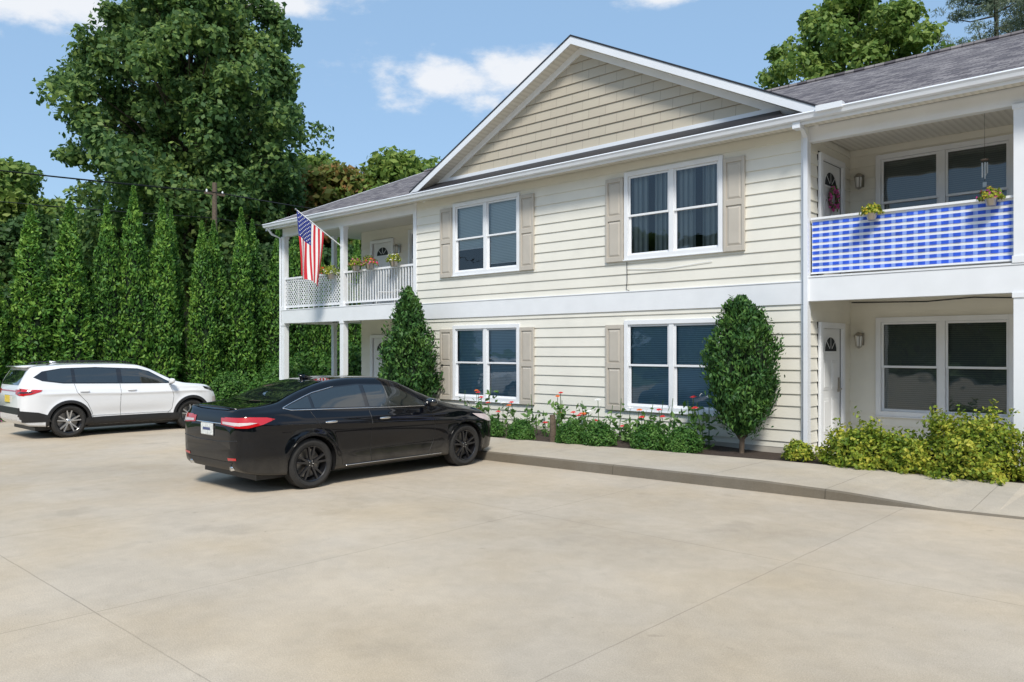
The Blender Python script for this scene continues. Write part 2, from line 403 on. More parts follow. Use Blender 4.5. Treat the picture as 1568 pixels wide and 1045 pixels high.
for w, k in ((W1,'a'),(W2,'b')):
    window(tr, gl, w[0], w[1], UZ[0], UZ[1], FY, BLINDL if k=='a' else None, curt=(k=='b'))
    window(tr, gl, w[0], w[1], LZ[0], LZ[1], FY, BLIND)
for w in (RW, RW2):
    window(tr, gl, w[0], w[1], UZ[0], UZ[1], BY, SCREEN)
    window(tr, gl, w[0], w[1], LZ[0], LZ[1], BY, SCREEN)
window(tr, gl, -17.55, -15.45, UZ[0], UZ[1], BY, SCREEN)
window(tr, gl, -17.55, -15.45, LZ[0], LZ[1], BY, SCREEN)
tr.build('window_frames', bld, bevel=.004)
gl.build('window_glass', bld, recalc=False)
sh = MB()
for w in (W1, W2):
    for a, b in ((w[0]-.43,w[0]-.02),(w[1]+.02,w[1]+.42)):
        for z in (UZ,LZ): shutter(sh, a, b, z[0]-.02, z[1]-.08, FY-.017)
sh.build('shutters', bld, bevel=.004)

t = MB()
t.box((XL-.03,FY-.035,2.60),(XR+.02,FY+.05,2.97),WHITE)
t.box((XL-.03,FY-.045,2.965),(XR+.02,FY+.05,2.985),WHITE)
t.box((XR-.10,FY-.03,.12),(XR+.026,FY+.06,2.595),WHITE); t.box((XR-.10,FY-.03,2.99),(XR+.026,FY+.06,5.49),WHITE)
t.box((XL-.026,FY-.03,.12),(XL+.10,FY+.06,2.595),WHITE); t.box((XL-.026,FY-.03,2.99),(XL+.10,FY+.06,5.49),WHITE)
t.box((XR-.035,FY-.10,.25),(XR+.035,FY-.045,5.3),GUT)
t.hexa([(XR-.035,FY-.10,5.3),(XR+.035,FY-.10,5.3),(XR+.035,FY-.045,5.3),(XR-.035,FY-.045,5.3),
        (XR-.035,12.40,5.52),(XR+.035,12.40,5.52),(XR+.035,12.46,5.52),(XR-.035,12.46,5.52)],GUT)
t.box((XR-.035,FY-.30,.14),(XR+.035,FY-.045,.249),GUT)
for (a, b) in ((XR+.026,.9),(-21.16,XL-.03)):
    t.box((a,FY-.05,2.64),(b,FY+.10,3.02),WHITE)
    t.box((a,FY-.06,3.022),(b,FY+.02,3.05),WHITE)
    t.box((a,FY-.01,5.24),(b,FY+.14,5.49),WHITE)
t.box((XR+.03,FY+.10,2.80),(.9,BY-.02,2.98),SLAB)
t.box((-21.1,FY+.10,2.80),(XL-.03,BY-.02,2.98),SLAB)
t.box((-21.16,BY-.02,2.70),(-19.85,24,2.98),WHITE); t.box((-21.16,FY+.10,2.64),(-21.11,BY-.02,3.02),WHITE)
t.box((XR+.02,FY+.1,-.05),(.9,BY,.165),SLAB); t.box((-21.2,FY-.05,-.05),(XL,BY,.165),SLAB)
for z in (2.78, 5.44):
    for (a, b) in ((XR+.03,.9),(-21.1,XL-.03)): t.box((a,FY+.15,z),(b,BY-.02,z+.015),SOFFIT)
t.box((-21.1,BY-.02,5.44),(-19.85,24,5.455),SOFFIT)
t.tube([(XR+.05,BY-.05,2.70),(-3.9,BY-.05,2.67),(-3.2,BY-.05,2.71),(-2.3,BY-.05,2.66),(.2,BY-.05,2.70)],.012,BLACKM,5)
def column(x, y, z0, z1, w=.115):
    t.box((x-w/2,y-w/2,z0),(x+w/2,y+w/2,z1),WHITE)
    t.box((x-w/2-.015,y-w/2-.015,z0),(x+w/2+.015,y+w/2+.015,z0+.1),WHITE)
    t.box((x-w/2-.015,y-w/2-.015,z1-.07),(x+w/2+.015,y+w/2+.015,z1),WHITE)
for x in (-21.1,-18.1): column(x,FY+.04,3.05,5.24,.15); column(x,FY+.04,.165,2.64,.16)
for x in (-2.2,.8): column(x,FY+.04,3.05,5.24,.19); column(x,FY+.04,.165,2.64,.19)
for y in (14.55,17.8,21): column(-21.1,y,3.0,5.44,.13); column(-21.1,y,.1,2.7,.13)
def door(mb, O, u, n, w, h, glassm, wreath=False):
    O=Vector(O);u=Vector(u);n=Vector(n)
    M = Matrix(((u.x,n.x,0,O.x),(u.y,n.y,0,O.y),(0,0,1,O.z),(0,0,0,1)))
    mb.M = M
    mb.box((-.10,0,0),(-.001,.05,h+.1),WHITE); mb.box((w+.001,0,0),(w+.10,.05,h+.1),WHITE); mb.box((-.001,0,h+.001),(w+.001,.05,h+.1),WHITE)
    mb.box((0,-.05,0),(w,-.01,h),DOORW)
    for (a,b,c,d) in ((.12,w/2-.05,.25,.85),(w/2+.05,w-.12,.25,.85),(.12,w/2-.05,1.0,1.5),(w/2+.05,w-.12,1.0,1.5)):
        mb.box((a,-.012,c),(b,-.002,d),DOORW); mb.box((a+.04,-.004,c+.04),(b-.04,.006,d-.04),DOORW)
    pts = [(w/2+.27*math.cos(k*math.pi/12), -.004, 1.66+.24*math.sin(k*math.pi/12)) for k in range(13)]
    mb.poly(pts, DARK)
    for k in range(12):
        a0,a1 = k*math.pi/12,(k+1)*math.pi/12
        mb.faces([(w/2+r*math.cos(a),d,1.66+r*.9*math.sin(a)) for a in (a0,a1) for r,d in ((.27,.004),(.31,.004))],[(0,1,3,2)],DOORW)
    for k in (3,6,9):
        a=k*math.pi/12; c,s_=math.cos(a),math.sin(a)
        mb.faces([(w/2+c*.06-s_*.008,.003,1.66+s_*.06+c*.008),(w/2+c*.06+s_*.008,.003,1.66+s_*.06-c*.008),(w/2+c*.27+s_*.008,.003,1.66+s_*.24-c*.008),(w/2+c*.27-s_*.008,.003,1.66+s_*.24+c*.008)],[(0,1,2,3)],DOORW)
    mb.box((w/2-.3,-.003,1.63),(w/2+.3,.006,1.66),DOORW)
    mb.box((w-.12,-.01,.95),(w-.07,.02,1.2),BRASS); mb.tube([(w-.095,.0,1.0),(w-.095,.06,1.0),(w-.19,.06,1.0)],.012,BRASS,6)
    mb.M = Matrix.Identity(4)
door(t,(XR+.018,13.25,.166),(0,1,0),(1,0,0),.9,2.05,None)
door(t,(XR+.018,13.25,3.0),(0,1,0),(1,0,0),.9,2.05,None)
door(t,(-19.2,BY-.018,.166),(1,0,0),(0,-1,0),.9,2.03,None)
door(t,(-19.2,BY-.018,3.0),(1,0,0),(0,-1,0),.9,2.03,None)
t.build('trim_and_columns', bld, bevel=.005)

r = MB()
EY, EZ, SL, RY = 12.34, 5.60, .417, 18.6
RX0, RX1 = -21.4, 11
zr = EZ+SL*(RY-EY)
th = .05
r.hexa([(RX0,EY,EZ-th),(RX1,EY,EZ-th),(RX1,RY,zr-th),(RX0,RY,zr-th),(RX0,EY,EZ),(RX1,EY,EZ),(RX1,RY,zr),(RX0,RY,zr)],SHING)
r.hexa([(RX0,RY,zr-th),(RX1,RY,zr-th),(RX1,24.9,EZ-th),(RX0,24.9,EZ-th),(RX0,RY,zr+.001),(RX1,RY,zr+.001),(RX1,24.9,EZ),(RX0,24.9,EZ)],SHING)
r.tube([(RX0,RY,zr+.01),(RX1,RY,zr+.01)],.06,SHING,6)
GY = 12.44; gl_x, gr_x = GP-5.0, GP+5.0; ge = GZ-5.0*HS
for sx in (gl_x, gr_x):
    r.hexa([(sx,GY,ge-.04),(GP,GY,GZ-.04),(GP,RY+.2,GZ-.04),(sx,RY+.2,ge-.04),(sx,GY,ge),(GP,GY,GZ),(GP,RY+.2,GZ),(sx,RY+.2,ge)],SHING)
r.build('shingle_roof', bld)
f = MB()
for sx in (gl_x, gr_x):
    s = 1 if sx > GP else -1
    def rk(y0, y1, o0, o1, m, cut=0.0, xin=0):
        X0 = sx - s*cut; e = GZ-abs(X0-GP)*HS
        f.hexa([(X0,y0,e-o1),(GP,y0,GZ-o1),(GP,y1,GZ-o1),(X0,y1,e-o1),(X0,y0,e-o0),(GP,y0,GZ-o0),(GP,y1,GZ-o0),(X0,y1,e-o0)],m)
    rk(GY-.025,GY,-.012,.17,GUT)
    rk(GY-.035,GY-.0255,-.015,.02,DRIP)
    rk(GY,FY-.001,.14,.155,SOFFIT)
    rk(FY-.04,FY-.001,.157,.30,WHITE,.15)
f.box((GP-4.25,FY-.045,5.82),(GP+4.25,FY-.001,5.925),GUT)
f.hexa([(XL+.3,EY+.03,EZ+.02),(XR-.25,EY+.03,EZ+.02),(XR-.45,FY-.05,5.835),(XL+.6,FY-.05,5.835),(XL+.3,EY+.03,EZ+.04),(XR-.25,EY+.03,EZ+.04),(XR-.45,FY-.05,5.85),(XL+.6,FY-.05,5.85)],DRIP)
f.box((RX0+.02,EY,EZ-.17),(RX1,EY+.025,EZ-.055),WHITE)
f.box((RX0+.02,EY+.026,5.485),(RX1,FY-.04,5.497),SOFFIT)
gp = [(-.005,-.01),(-.11,-.01),(-.12,-.03),(-.10,-.06),(-.085,-.11),(-.005,-.12)]
for (a, b) in ((RX0-.02, RX1),):
    vs = [(x, EY+p[0], EZ+p[1]) for x in (a,b) for p in gp]; n = len(gp)
    f.faces(vs, [(i,i+1,n+i+1,n+i) for i in range(1,n-1)]+[tuple(range(n)),tuple(range(n,2*n))], GUT)
    f.faces([(a,EY-.11,EZ-.01),(b,EY-.11,EZ-.01),(b,EY-.005,EZ-.04),(a,EY-.005,EZ-.04)],[(0,1,2,3)],DRIP)
f.box((XL,EY-.006,EZ+.0),(XR,EY+.03,EZ+.02),DRIP)
f.box((XR+.35,EY-.15,5.55),(XR+.75,EY-.02,5.64),GUT)
f.box((XR-.06,EY-.05,5.38),(XR+.06,EY+.12,5.484),GUT)
for y0, y1, a, b in ((EY,RY,EZ,zr),(RY,24.9,zr,EZ)):
    f.hexa([(RX0-.02,y0,a-.2),(RX0+.01,y0,a-.2),(RX0+.01,y1,b-.2),(RX0-.02,y1,b-.2),(RX0-.02,y0,a+.01),(RX0+.01,y0,a+.01),(RX0+.01,y1,b+.01),(RX0-.02,y1,b+.01)],GUT)
f.poly([(-19.8,BY,5.5),(-19.8,24,5.5),(-19.8,RY,zr-.1)],CREAM)
f.tube([(-21.3,12.30,5.5),(-21.25,12.45,5.3),(-21.2,12.7,5.2),(-21.2,12.7,.3)],.035,GUT,8)
f.tube([(-8.72,FY-.03,3.55),(-8.71,FY-.035,3.2),(-8.73,FY-.035,3.02),(-8.66,FY-.04,2.99)],.007,DRIP,5)
f.tube([(-8.71,FY-.03,3.42),(-7.9,FY-.03,3.36),(-6.9,FY-.03,3.43)],.006,WHITE,5)
f.build('eaves_gutters', bld)
c = MB(); c.box((XL+.3,FY+.8,.1),(XR-.3,24,5.4),DARK); c.box((XR,BY+.8,.1),(10.8,24,5.4),DARK); c.box((-19.5,BY+.8,.1),(XL+.2,23.9,5.4),DARK); c.build('interior_core', bld)

rl = MB()
def picket_rail(x0,x1,y,z0,z1):
    rl.box((x0,y-.03,z1-.05),(x1,y+.03,z1),WHITE); rl.box((x0,y-.02,z0),(x1,y+.02,z0+.05),WHITE)
    n = int((x1-x0)/.11)
    for i in range(1,n):
        x = x0+(x1-x0)*i/n; rl.box((x-.013,y-.013,z0+.05),(x+.013,y+.013,z1-.05),WHITE)
def lattice_diag(x0,x1,y,z0,z1,p=.12,w=.026):
    W,H = x1-x0,z1-z0
    for s,yy in ((1,y-.006),(-1,y+.006)):
        k = -H if s==1 else 0
        while k < (W if s==1 else W+H):
            zlo,zhi = 0,H
            if s==1: zlo=max(0,-k); zhi=min(H,W-k)
            else: zlo=max(0,k-W); zhi=min(H,k)
            if zhi-zlo>.02:
                xa,xb = k+s*zlo,k+s*zhi
                rl.hexa([(x0+xa-w*.7,yy-.004,z0+zlo),(x0+xa+w*.7,yy-.004,z0+zlo),(x0+xa+w*.7,yy+.004,z0+zlo),(x0+xa-w*.7,yy+.004,z0+zlo),
                         (x0+xb-w*.7,yy-.004,z0+zhi),(x0+xb+w*.7,yy-.004,z0+zhi),(x0+xb+w*.7,yy+.004,z0+zhi),(x0+xb-w*.7,yy+.004,z0+zhi)],WHITE)
            k += p
picket_rail(-18.02,XL-.03,FY+.03,3.12,4.0)
rl.box((-21.02,FY,3.95),(-18.18,FY+.06,4.0),WHITE); rl.box((-21.02,FY+.01,3.1),(-18.18,FY+.05,3.15),WHITE)
lattice_diag(-21.0,-18.2,FY+.03,3.15,3.95)
for i in range(60):
    y = 12.9+i*.18; rl.box((-21.113,y-.012,3.1),(-21.087,y+.012,3.95),WHITE)
rl.box((-21.13,12.9,3.95),(-21.07,23.6,4.0),WHITE)
for a,b in ((XR+.05,-2.3),(-2.1,.7)):
    rl.box((a,FY-.005,3.965),(b,FY+.065,4.0),WHITE); rl.box((a,FY,3.085),(b,FY+.06,3.11),WHITE)
    rl.box((a+.01,FY+.030,3.11),(b-.01,FY+.036,3.965),WHITE)
    nx = round((b-a)/.155); px_ = (b-a)/nx; nz = 9; pz = .855/nz
    for j in range(nz):      # pale-blue weft bands on a white sheet with dark-blue checks
        z = 3.11+j*pz
        rl.box((a+.01,FY+.0262,z+.008),(b-.01,FY+.0295,z+pz*.62),BLUEL)
        for i in range(nx):
            x = a+i*px_
            rl.box((x+.03,FY+.022,z+.008),(x+px_*.80,FY+.0258,z+pz*.62),BLUE)
rl.build('balcony_railings', bld)
FROST = mat('frosted_glass',(.8,.8,.78),.2)
def lantern(loc):
    o = empty('wall_lantern', loc); m = MB()
    m.box((-.05,-.02,-.12),(.05,0,.1),BRASS); m.tube([(0,-.02,.05),(0,-.1,.1),(0,-.13,.06)],.01,BRASS,6)
    m.lathe([(.06,.0),(.05,.03),(.0,.085),(-.01,.085)],BRASS,c=(0,-.13,.06),n=6)
    for k in range(6):
        a=k*math.pi/3; m.tube([(.075*math.cos(a),-.13+.075*math.sin(a),.05),(.05*math.cos(a),-.13+.05*math.sin(a),-.14)],.006,BRASS,4)
    m.lathe([(-.14,0),(-.14,.055),(-.155,.05),(-.18,.0)],BRASS,c=(0,-.13,0),n=6)
    m.lathe([(.04,.055),(-.13,.038)],FROST,c=(0,-.13,0),n=6)
    m.build('lantern_body', o)
lantern((-4.98,BY-.02,4.88)); lantern((-4.98,BY-.02,2.05)); lantern((-17.95,BY-.02,4.8))

# ------------------------------------------------------------------ foliage tools
def leaf_quads(C, Nrm, size, aspect=.6, jitter=.35, updir=None):
    n = len(C)
    Nrm = Nrm/np.maximum(np.linalg.norm(Nrm,axis=1,keepdims=True),1e-6)
    if updir is None: A = rng.normal(size=(n,3))
    else: A = updir + rng.normal(size=(n,3))*.35
    Nn = Nrm + rng.normal(size=(n,3))*jitter*2
    Nn /= np.linalg.norm(Nn,axis=1,keepdims=True)
    A -= (A*Nn).sum(1,keepdims=True)*Nn; A /= np.maximum(np.linalg.norm(A,axis=1,keepdims=True),1e-6)
    B = np.cross(Nn,A)
    s = size*rng.uniform(.6,1.3,(n,1))
    v = np.stack([C-A*s*.5, C+B*s*aspect*.5+A*s*.05, C+A*s*.5, C-B*s*aspect*.5+A*s*.05],1)
    return v.reshape(-1,3)

def quad_mesh(name, parts, mats):
    V=[];Q=[];I=[];off=0
    for p, mi_ in parts:
        if isinstance(p, tuple): v,q = np.array(p[0],dtype=float),np.array(p[1],dtype=int)
        else: v=p; q=np.arange(len(p)).reshape(-1,4)
        if len(v)==0: continue
        V.append(v);Q.append(q+off);I.append(np.full(len(q),mi_));off+=len(v)
    V=np.concatenate(V);Q=np.concatenate(Q);I=np.concatenate(I)
    me=bpy.data.meshes.new(name)
    me.vertices.add(len(V)); me.vertices.foreach_set('co',V.astype(np.float32).ravel())
    me.loops.add(Q.size); me.loops.foreach_set('vertex_index',Q.astype(np.int32).ravel())
    me.polygons.add(len(Q)); me.polygons.foreach_set('loop_start',np.arange(0,Q.size,4,dtype=np.int32))
    me.polygons.foreach_set('material_index',I.astype(np.int32))
    for m in mats: me.materials.append(m)
    me.update(calc_edges=True); me.validate()
    return me

def tubeq(pts, rad, n=6):
    m = MB(); m.tube(pts, rad, BARK, n, caps=False)
    return (m.v, m.f)

def obj(name, me, loc=(0,0,0), rot=0, sc=1, parent=None):
    o = bpy.data.objects.new(name, me); scene.collection.objects.link(o); o.location=loc; o.rotation_euler[2]=rot
    o.scale = (sc,sc,sc) if isinstance(sc,(int,float)) else sc
    if parent: o.parent = parent
    return o

def decid_mesh(name, H, R, z0, ncl, lpc, ls, lm, trunk_r=.35, rc=1.3, power=.6, squash=.65, inner=.3, prof=None):
    parts=[]
    tp=[(0,0,0)]; nseg=8
    for i in range(1,nseg+1):
        cur = Vector((rng.normal()*.18,rng.normal()*.18,H*.9*i/nseg)); tp.append(tuple(cur))
    rad=[trunk_r*(1-.88*i/nseg)*(1.25 if i==0 else 1) for i in range(nseg+1)]
    parts.append((tubeq(tp,rad,9),0))
    leaves=[];norms=[]
    for k in range(ncl):
        t = ((k+rng.random())/ncl)**.85
        z = z0+(H-z0)*t
        if prof: env = R*np.interp(t,prof[0],prof[1])
        else: env = R*(np.sin(np.pi*(.12+.88*t)**.85)**power) if t<.985 else R*.12
        a = k*2.39996+rng.normal()*.3
        env *= 1+.13*np.sin(a*3+z*.7+H)+.08*np.sin(a*5-z)
        rr = env*(rng.uniform(.15,.65) if rng.random()<inner else rng.uniform(.72,.97))
        c = np.array([rr*np.cos(a), rr*np.sin(a), z])
        cr = rc*rng.uniform(.6,1.25)*(1-.35*t)
        if rng.random()<.4:
            zb = max(z0*.6, z-rr*.7-.5); f0 = zb/(H*.9)
            p0=Vector((0,0,zb)); p2=Vector(c); p1=p0.lerp(p2,.5)+Vector((0,0,.25*rr*.4))
            parts.append((tubeq([p0,p1,p2],[trunk_r*.30*(1-f0*.7),trunk_r*.16*(1-f0*.6),.02],5),0))
        n=int(lpc*rng.uniform(.7,1.3))
        d=rng.normal(size=(n,3)); d/=np.linalg.norm(d,axis=1,keepdims=True)
        rad_=cr*rng.uniform(.35,1.,(n,1))**.6*(1+.18*np.sin(d[:,:1]*9+d[:,1:2]*7))
        P=c+d*rad_*np.array([1,1,squash]); P[:,2]-= .12*rad_[:,0]*rng.uniform(0,1,n)
        leaves.append(P); norms.append(d+np.array([0,0,.5]))
    C=np.concatenate(leaves);Nn=np.concatenate(norms)
    parts.append((leaf_quads(C,Nn,ls,.65),1))
    return quad_mesh(name,parts,[BARK,lm])

MAPLE = leafmat('maple_leaves',(.06,.13,.045),(.12,.215,.065),(.25,.35,.09),.42,.3)
FOREST = leafmat('forest_leaves',(.03,.075,.025),(.06,.13,.04),(.12,.20,.06),.35,.35)
DEC2 = leafmat('deciduous_leaves',(.10,.19,.04),(.18,.28,.06),(.30,.39,.09),.42,.4)
DEC3 = leafmat('reddish_leaves',(.10,.16,.03),(.22,.23,.06),(.48,.20,.09),.4,.6)
PINE = leafmat('pine_needles',(.12,.17,.11),(.19,.24,.16),(.29,.33,.22),.35,.5)
ARB = leafmat('arborvitae_leaves',(.035,.105,.02),(.085,.215,.035),(.20,.35,.055),.2,1.4,objvar=.2)
ARBN = leafmat('arborvitae_leaves_near',(.02,.07,.018),(.05,.135,.03),(.11,.22,.045),.2,3.)
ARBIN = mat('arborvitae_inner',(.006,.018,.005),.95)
BOX = leafmat('boxwood_leaves',(.03,.10,.02),(.07,.18,.03),(.14,.27,.06),.25,4)
SPIR = leafmat('spirea_leaves',(.10,.18,.02),(.25,.33,.035),(.52,.50,.07),.3,3)
STEM = leafmat('flower_leaves',(.035,.10,.02),(.09,.19,.04),(.17,.29,.08),.3,3)

MP=([0,.08,.25,.45,.62,.78,.9,.97,1],[.45,.75,.98,1,.94,.82,.66,.44,.2])
obj('maple_tree', decid_mesh('maple',22.8,6.9,5.5,430,270,.33,MAPLE,.5,1.45,.5,.7,.4,MP), (-44.1,20.7,0), .4)
obj('deciduous_tree', decid_mesh('dec_r',20.0,5.3,6,210,210,.30,DEC2,.35,1.25,.5), (-14.3,41.2,0), 1.)
obj('deciduous_tree', decid_mesh('dec_r2',14.8,5.0,4,130,190,.30,DEC2,.3,1.2,.5), (-10.6,42.5,0), 2.)
def pine_mesh(H):
    parts=[(tubeq([(0,0,0),(.1,0,H*.5),(0,0,H)],[.24,.17,.04],8),0)]; C=[];Nn=[]
    for k in range(66):
        z=H*rng.uniform(.5,1.); a=rng.uniform(0,6.28); L=(4.6*(1-(z/H))**.6+.8)*rng.uniform(.6,1.1)
        d=Vector((math.cos(a),math.sin(a),.18)); p0=Vector((0,0,z)); p2=p0+d*L; p1=p0.lerp(p2,.5)+Vector((0,0,-.12*L))
        parts.append((tubeq([p0,p1,p2],[.05,.03,.012],4),0))
        for j in range(10):
            t_=rng.uniform(.35,1.05); c=np.array(p0.lerp(p2,t_))+rng.normal(size=3)*[.35,.35,.15]
            n=52; dd=rng.normal(size=(n,3)); dd/=np.linalg.norm(dd,axis=1,keepdims=True)
            C.append(c+dd*.32*np.array([1,1,.5])); Nn.append(dd)
    C=np.concatenate(C);Nn=np.concatenate(Nn)
    parts.append((leaf_quads(C,Nn,.26,.14,updir=Nn),1))
    return quad_mesh('pine',parts,[BARK,PINE])
pm = pine_mesh(22)
obj('pine_tree', pm, (-8.6,43.5,0), 0); obj('pine_tree', pm, (-4.6,42,0), 2., .97); obj('pine_tree', pm, (-6.4,46,0), 4., 1.02)

dt = empty('distant_trees')
va = decid_mesh('dist_a',12.5,4.6,.8,110,190,.42,DEC2,.25,1.6,.45)
vb = decid_mesh('dist_b',12.0,4.4,.8,110,190,.42,FOREST,.25,1.6,.45)
vc = decid_mesh('dist_c',11.5,4.2,.8,100,190,.42,DEC3,.25,1.5,.45)
i=0
def raypos(px, zc):
    a=(px-784)/1207; return (zc*(.7349*a-.6782), zc*(.6782*a+.7349))
for px,zc,v,s in ((-420,45,va,1.),(-330,50,vb,1.1),(-240,47,va,1.),(-150,50,vb,1.05),(-60,46,va,1.0),(8,52,va,1.12),(60,46,vb,.80),(110,48,vb,.80),(190,50,vb,.8),(270,50,vb,.8),(350,50,vb,.80),(425,54,va,1.05),
                  (475,56,va,1.22),(515,52,vc,1.20),(565,53,vc,1.18),(612,52,va,1.16),(655,54,vc,1.12),(720,54,va,1.),(800,56,vb,1.),
                  (400,42,vb,.62),(445,44,vb,.66),(480,40,vb,.6),(530,43,vb,.62),(575,45,vb,.6)):
    x,y=raypos(px,zc); o=obj('distant_tree_part',v,(x,y,-.2),i*1.3,s,dt); i+=1
for k in range(16):
    obj('distant_tree_part',(va,vb)[k%2],(-40+k*5.2,-36-4*math.sin(k*1.7),-.2),k*2.1,1.+.15*math.sin(k*3),dt)
for k in range(6):
    obj('distant_tree_part',(va,vb)[k%2],(36+3*math.sin(k*2),-24+k*9,-.2),k*2.1,1.1,dt)

def arb_mesh(name,H,R,n,ls,seed,base=.0,prof=None,taper=.10,inner=True,tufts=0,tr_=.12,tl=60,exm=1.22,lm=None):
    ph=rng.uniform(0,6.28,6)
    def rad(t,a):
        if prof: b=np.interp(t,prof[0],prof[1])
        else: b=np.interp(t,[0,.04,.15,.35,.55,.72,.86,.95,1],[.75,.92,1,.93,.78,.56,.31,.12,.01])
        return R*b*(1+taper*np.sin(2*a+ph[0]+t*6)+taper*.8*np.sin(4*a+ph[1]-t*13)+taper*.6*np.sin(7*a+ph[2]+t*29))
    t=rng.uniform(0,1,n)**1.2; a=rng.uniform(0,6.283,n)
    r_=rad(t,a)*rng.uniform(.72,1.06,n)
    z=base+(H-base)*t
    C=np.stack([r_*np.cos(a),r_*np.sin(a),z],1)
    out=np.stack([np.cos(a),np.sin(a),np.zeros(n)],1)
    tang=np.stack([-np.sin(a),np.cos(a),np.zeros(n)],1)
    up=out*.45+np.array([0,0,1.])
    Nn=out*.5+tang*rng.normal(size=(n,1))*.9
    if tufts:
        CC=[C];NN=[Nn];UU=[up]
        for k in range(tufts):
            tt=rng.uniform(.02,.93); aa=rng.uniform(0,6.283); ex=rng.uniform(.88,exm)
            rr=float(rad(tt,aa))*ex; c=np.array([rr*math.cos(aa),rr*math.sin(aa),base+(H-base)*tt+rng.uniform(0,.08)])
            q=tr_*(1-.5*tt)
            m_=tl; dd=rng.normal(size=(m_,3))*np.array([1,1,1.8])*q*.5
            o_=np.array([math.cos(aa),math.sin(aa),0])
            CC.append(c+dd); NN.append(dd/q+o_*.6); UU.append(np.tile(o_*.7+np.array([0,0,1.]),(m_,1)))
        C=np.concatenate(CC);Nn=np.concatenate(NN);up=np.concatenate(UU)
    parts=[(tubeq([(0,0,0),(.03,0,H*.25),(0,.02,H*.5),(0,0,H*.9)],[max(.045,R*.09),.04,.03,.01],7),0)]
    if base>.1:
        for k in range(9):
            a_=rng.uniform(0,6.28); zz=base*rng.uniform(.5,1.5); parts.append((tubeq([(0,0,zz),(.25*math.cos(a_)*R,.25*math.sin(a_)*R,zz+.18),(.55*math.cos(a_)*R,.55*math.sin(a_)*R,zz+.45)],[.018,.013,.006],5),0))
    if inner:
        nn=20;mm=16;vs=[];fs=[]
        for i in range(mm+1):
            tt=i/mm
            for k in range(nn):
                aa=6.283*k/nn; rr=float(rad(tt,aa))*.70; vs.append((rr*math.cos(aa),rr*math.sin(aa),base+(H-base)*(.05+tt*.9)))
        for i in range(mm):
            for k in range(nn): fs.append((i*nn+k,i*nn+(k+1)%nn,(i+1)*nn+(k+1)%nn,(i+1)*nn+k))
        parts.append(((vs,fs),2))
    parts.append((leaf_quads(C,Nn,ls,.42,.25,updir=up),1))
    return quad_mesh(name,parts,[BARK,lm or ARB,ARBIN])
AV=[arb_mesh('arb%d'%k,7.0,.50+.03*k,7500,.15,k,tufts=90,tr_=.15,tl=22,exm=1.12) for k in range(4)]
arr=[(3.3,6.3,0),(4.5,6.6,.2),(5.6,6.2,-.1),(6.9,5.6,.1),(8.14,6.5,.1),(9.25,6.75,.2),(10.5,7.0,0),(11.35,7.6,.1),(12.25,7.3,.35),(12.95,7.05,-.5),(13.75,6.65,.3),(14.45,6.8,-.2),(15.35,7.35,.25),(16.15,7.05,-.35),(16.9,6.7,.3),(17.9,6.9,0),(18.9,6.7,.2),(19.9,7.,0),(20.9,6.8,.1)]
for k,(y,h,dx) in enumerate(arr):
    w=rng.uniform(.92,1.06)
    if k in (4,5): w=1.35
    if k in (7,8): w=1.1
    obj('arborvitae_tree',AV[k%4],(-28.7+dx,y,-.02),k*1.9,(w,w,h/7.0))
P1=([0,.06,.2,.4,.6,.8,.93,1],[.45,.80,1,.90,.68,.42,.22,.06])
P2=([0,.08,.2,.38,.55,.70,.84,.94,1],[.22,.50,.80,.98,1,.84,.58,.34,.08])
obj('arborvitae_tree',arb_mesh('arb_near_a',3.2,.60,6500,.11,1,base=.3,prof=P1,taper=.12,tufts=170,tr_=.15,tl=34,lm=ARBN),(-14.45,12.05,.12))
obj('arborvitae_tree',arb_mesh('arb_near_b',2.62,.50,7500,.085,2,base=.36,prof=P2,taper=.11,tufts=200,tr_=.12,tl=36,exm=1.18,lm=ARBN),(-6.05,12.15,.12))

def shrub_mesh(name,rx,ry,rz,n,ls,lm,seed,lump=.12,flowers=None,core=True,sprigs=0):
    d=rng.normal(size=(n,3)); d/=np.linalg.norm(d,axis=1,keepdims=True); d[:,2]=np.abs(d[:,2])*1.0-.15*rng.uniform(0,1,n)
    ph=rng.uniform(0,6,3)
    lm_=1+lump*np.sin(d[:,0]*5+ph[0])*np.cos(d[:,1]*6+ph[1])+lump*.7*np.sin(d[:,2]*9+d[:,0]*7+ph[2])
    r_=(rng.uniform(.55,1.04,n)**.5)*lm_
    C=d*r_[:,None]*np.array([rx,ry,rz]); C[:,2]+=.04
    Nd=d
    for k in range(sprigs):
        q=rng.integers(n); o_=d[q]; m_=16; tt=rng.uniform(0,1,(m_,1))
        C=np.concatenate([C,C[q]+(o_+[0,0,.4])*tt*.16+rng.normal(size=(m_,3))*.025]); Nd=np.concatenate([Nd,np.tile(o_,(m_,1))])
    parts=[(leaf_quads(C,Nd,ls,.6,.4),0)]
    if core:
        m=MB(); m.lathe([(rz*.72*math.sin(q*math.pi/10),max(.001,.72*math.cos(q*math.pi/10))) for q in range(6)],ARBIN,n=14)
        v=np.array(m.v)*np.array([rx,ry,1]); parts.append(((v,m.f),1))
    mats=[lm,ARBIN]
    if flowers:
        cols,nf,fs=flowers
        for q,cm in enumerate(cols):
            idx=rng.choice(n,nf); P=C[idx]*1.04; parts.append((leaf_quads(P,d[idx],fs,.9,.2),2+q)); mats.append(cm)
    return quad_mesh(name,parts,mats)
bx1=shrub_mesh('boxwood',.31,.31,.42,3600,.045,BOX,1,.05)
bx2=shrub_mesh('boxwood2',.31,.31,.40,3600,.045,BOX,1,.07)
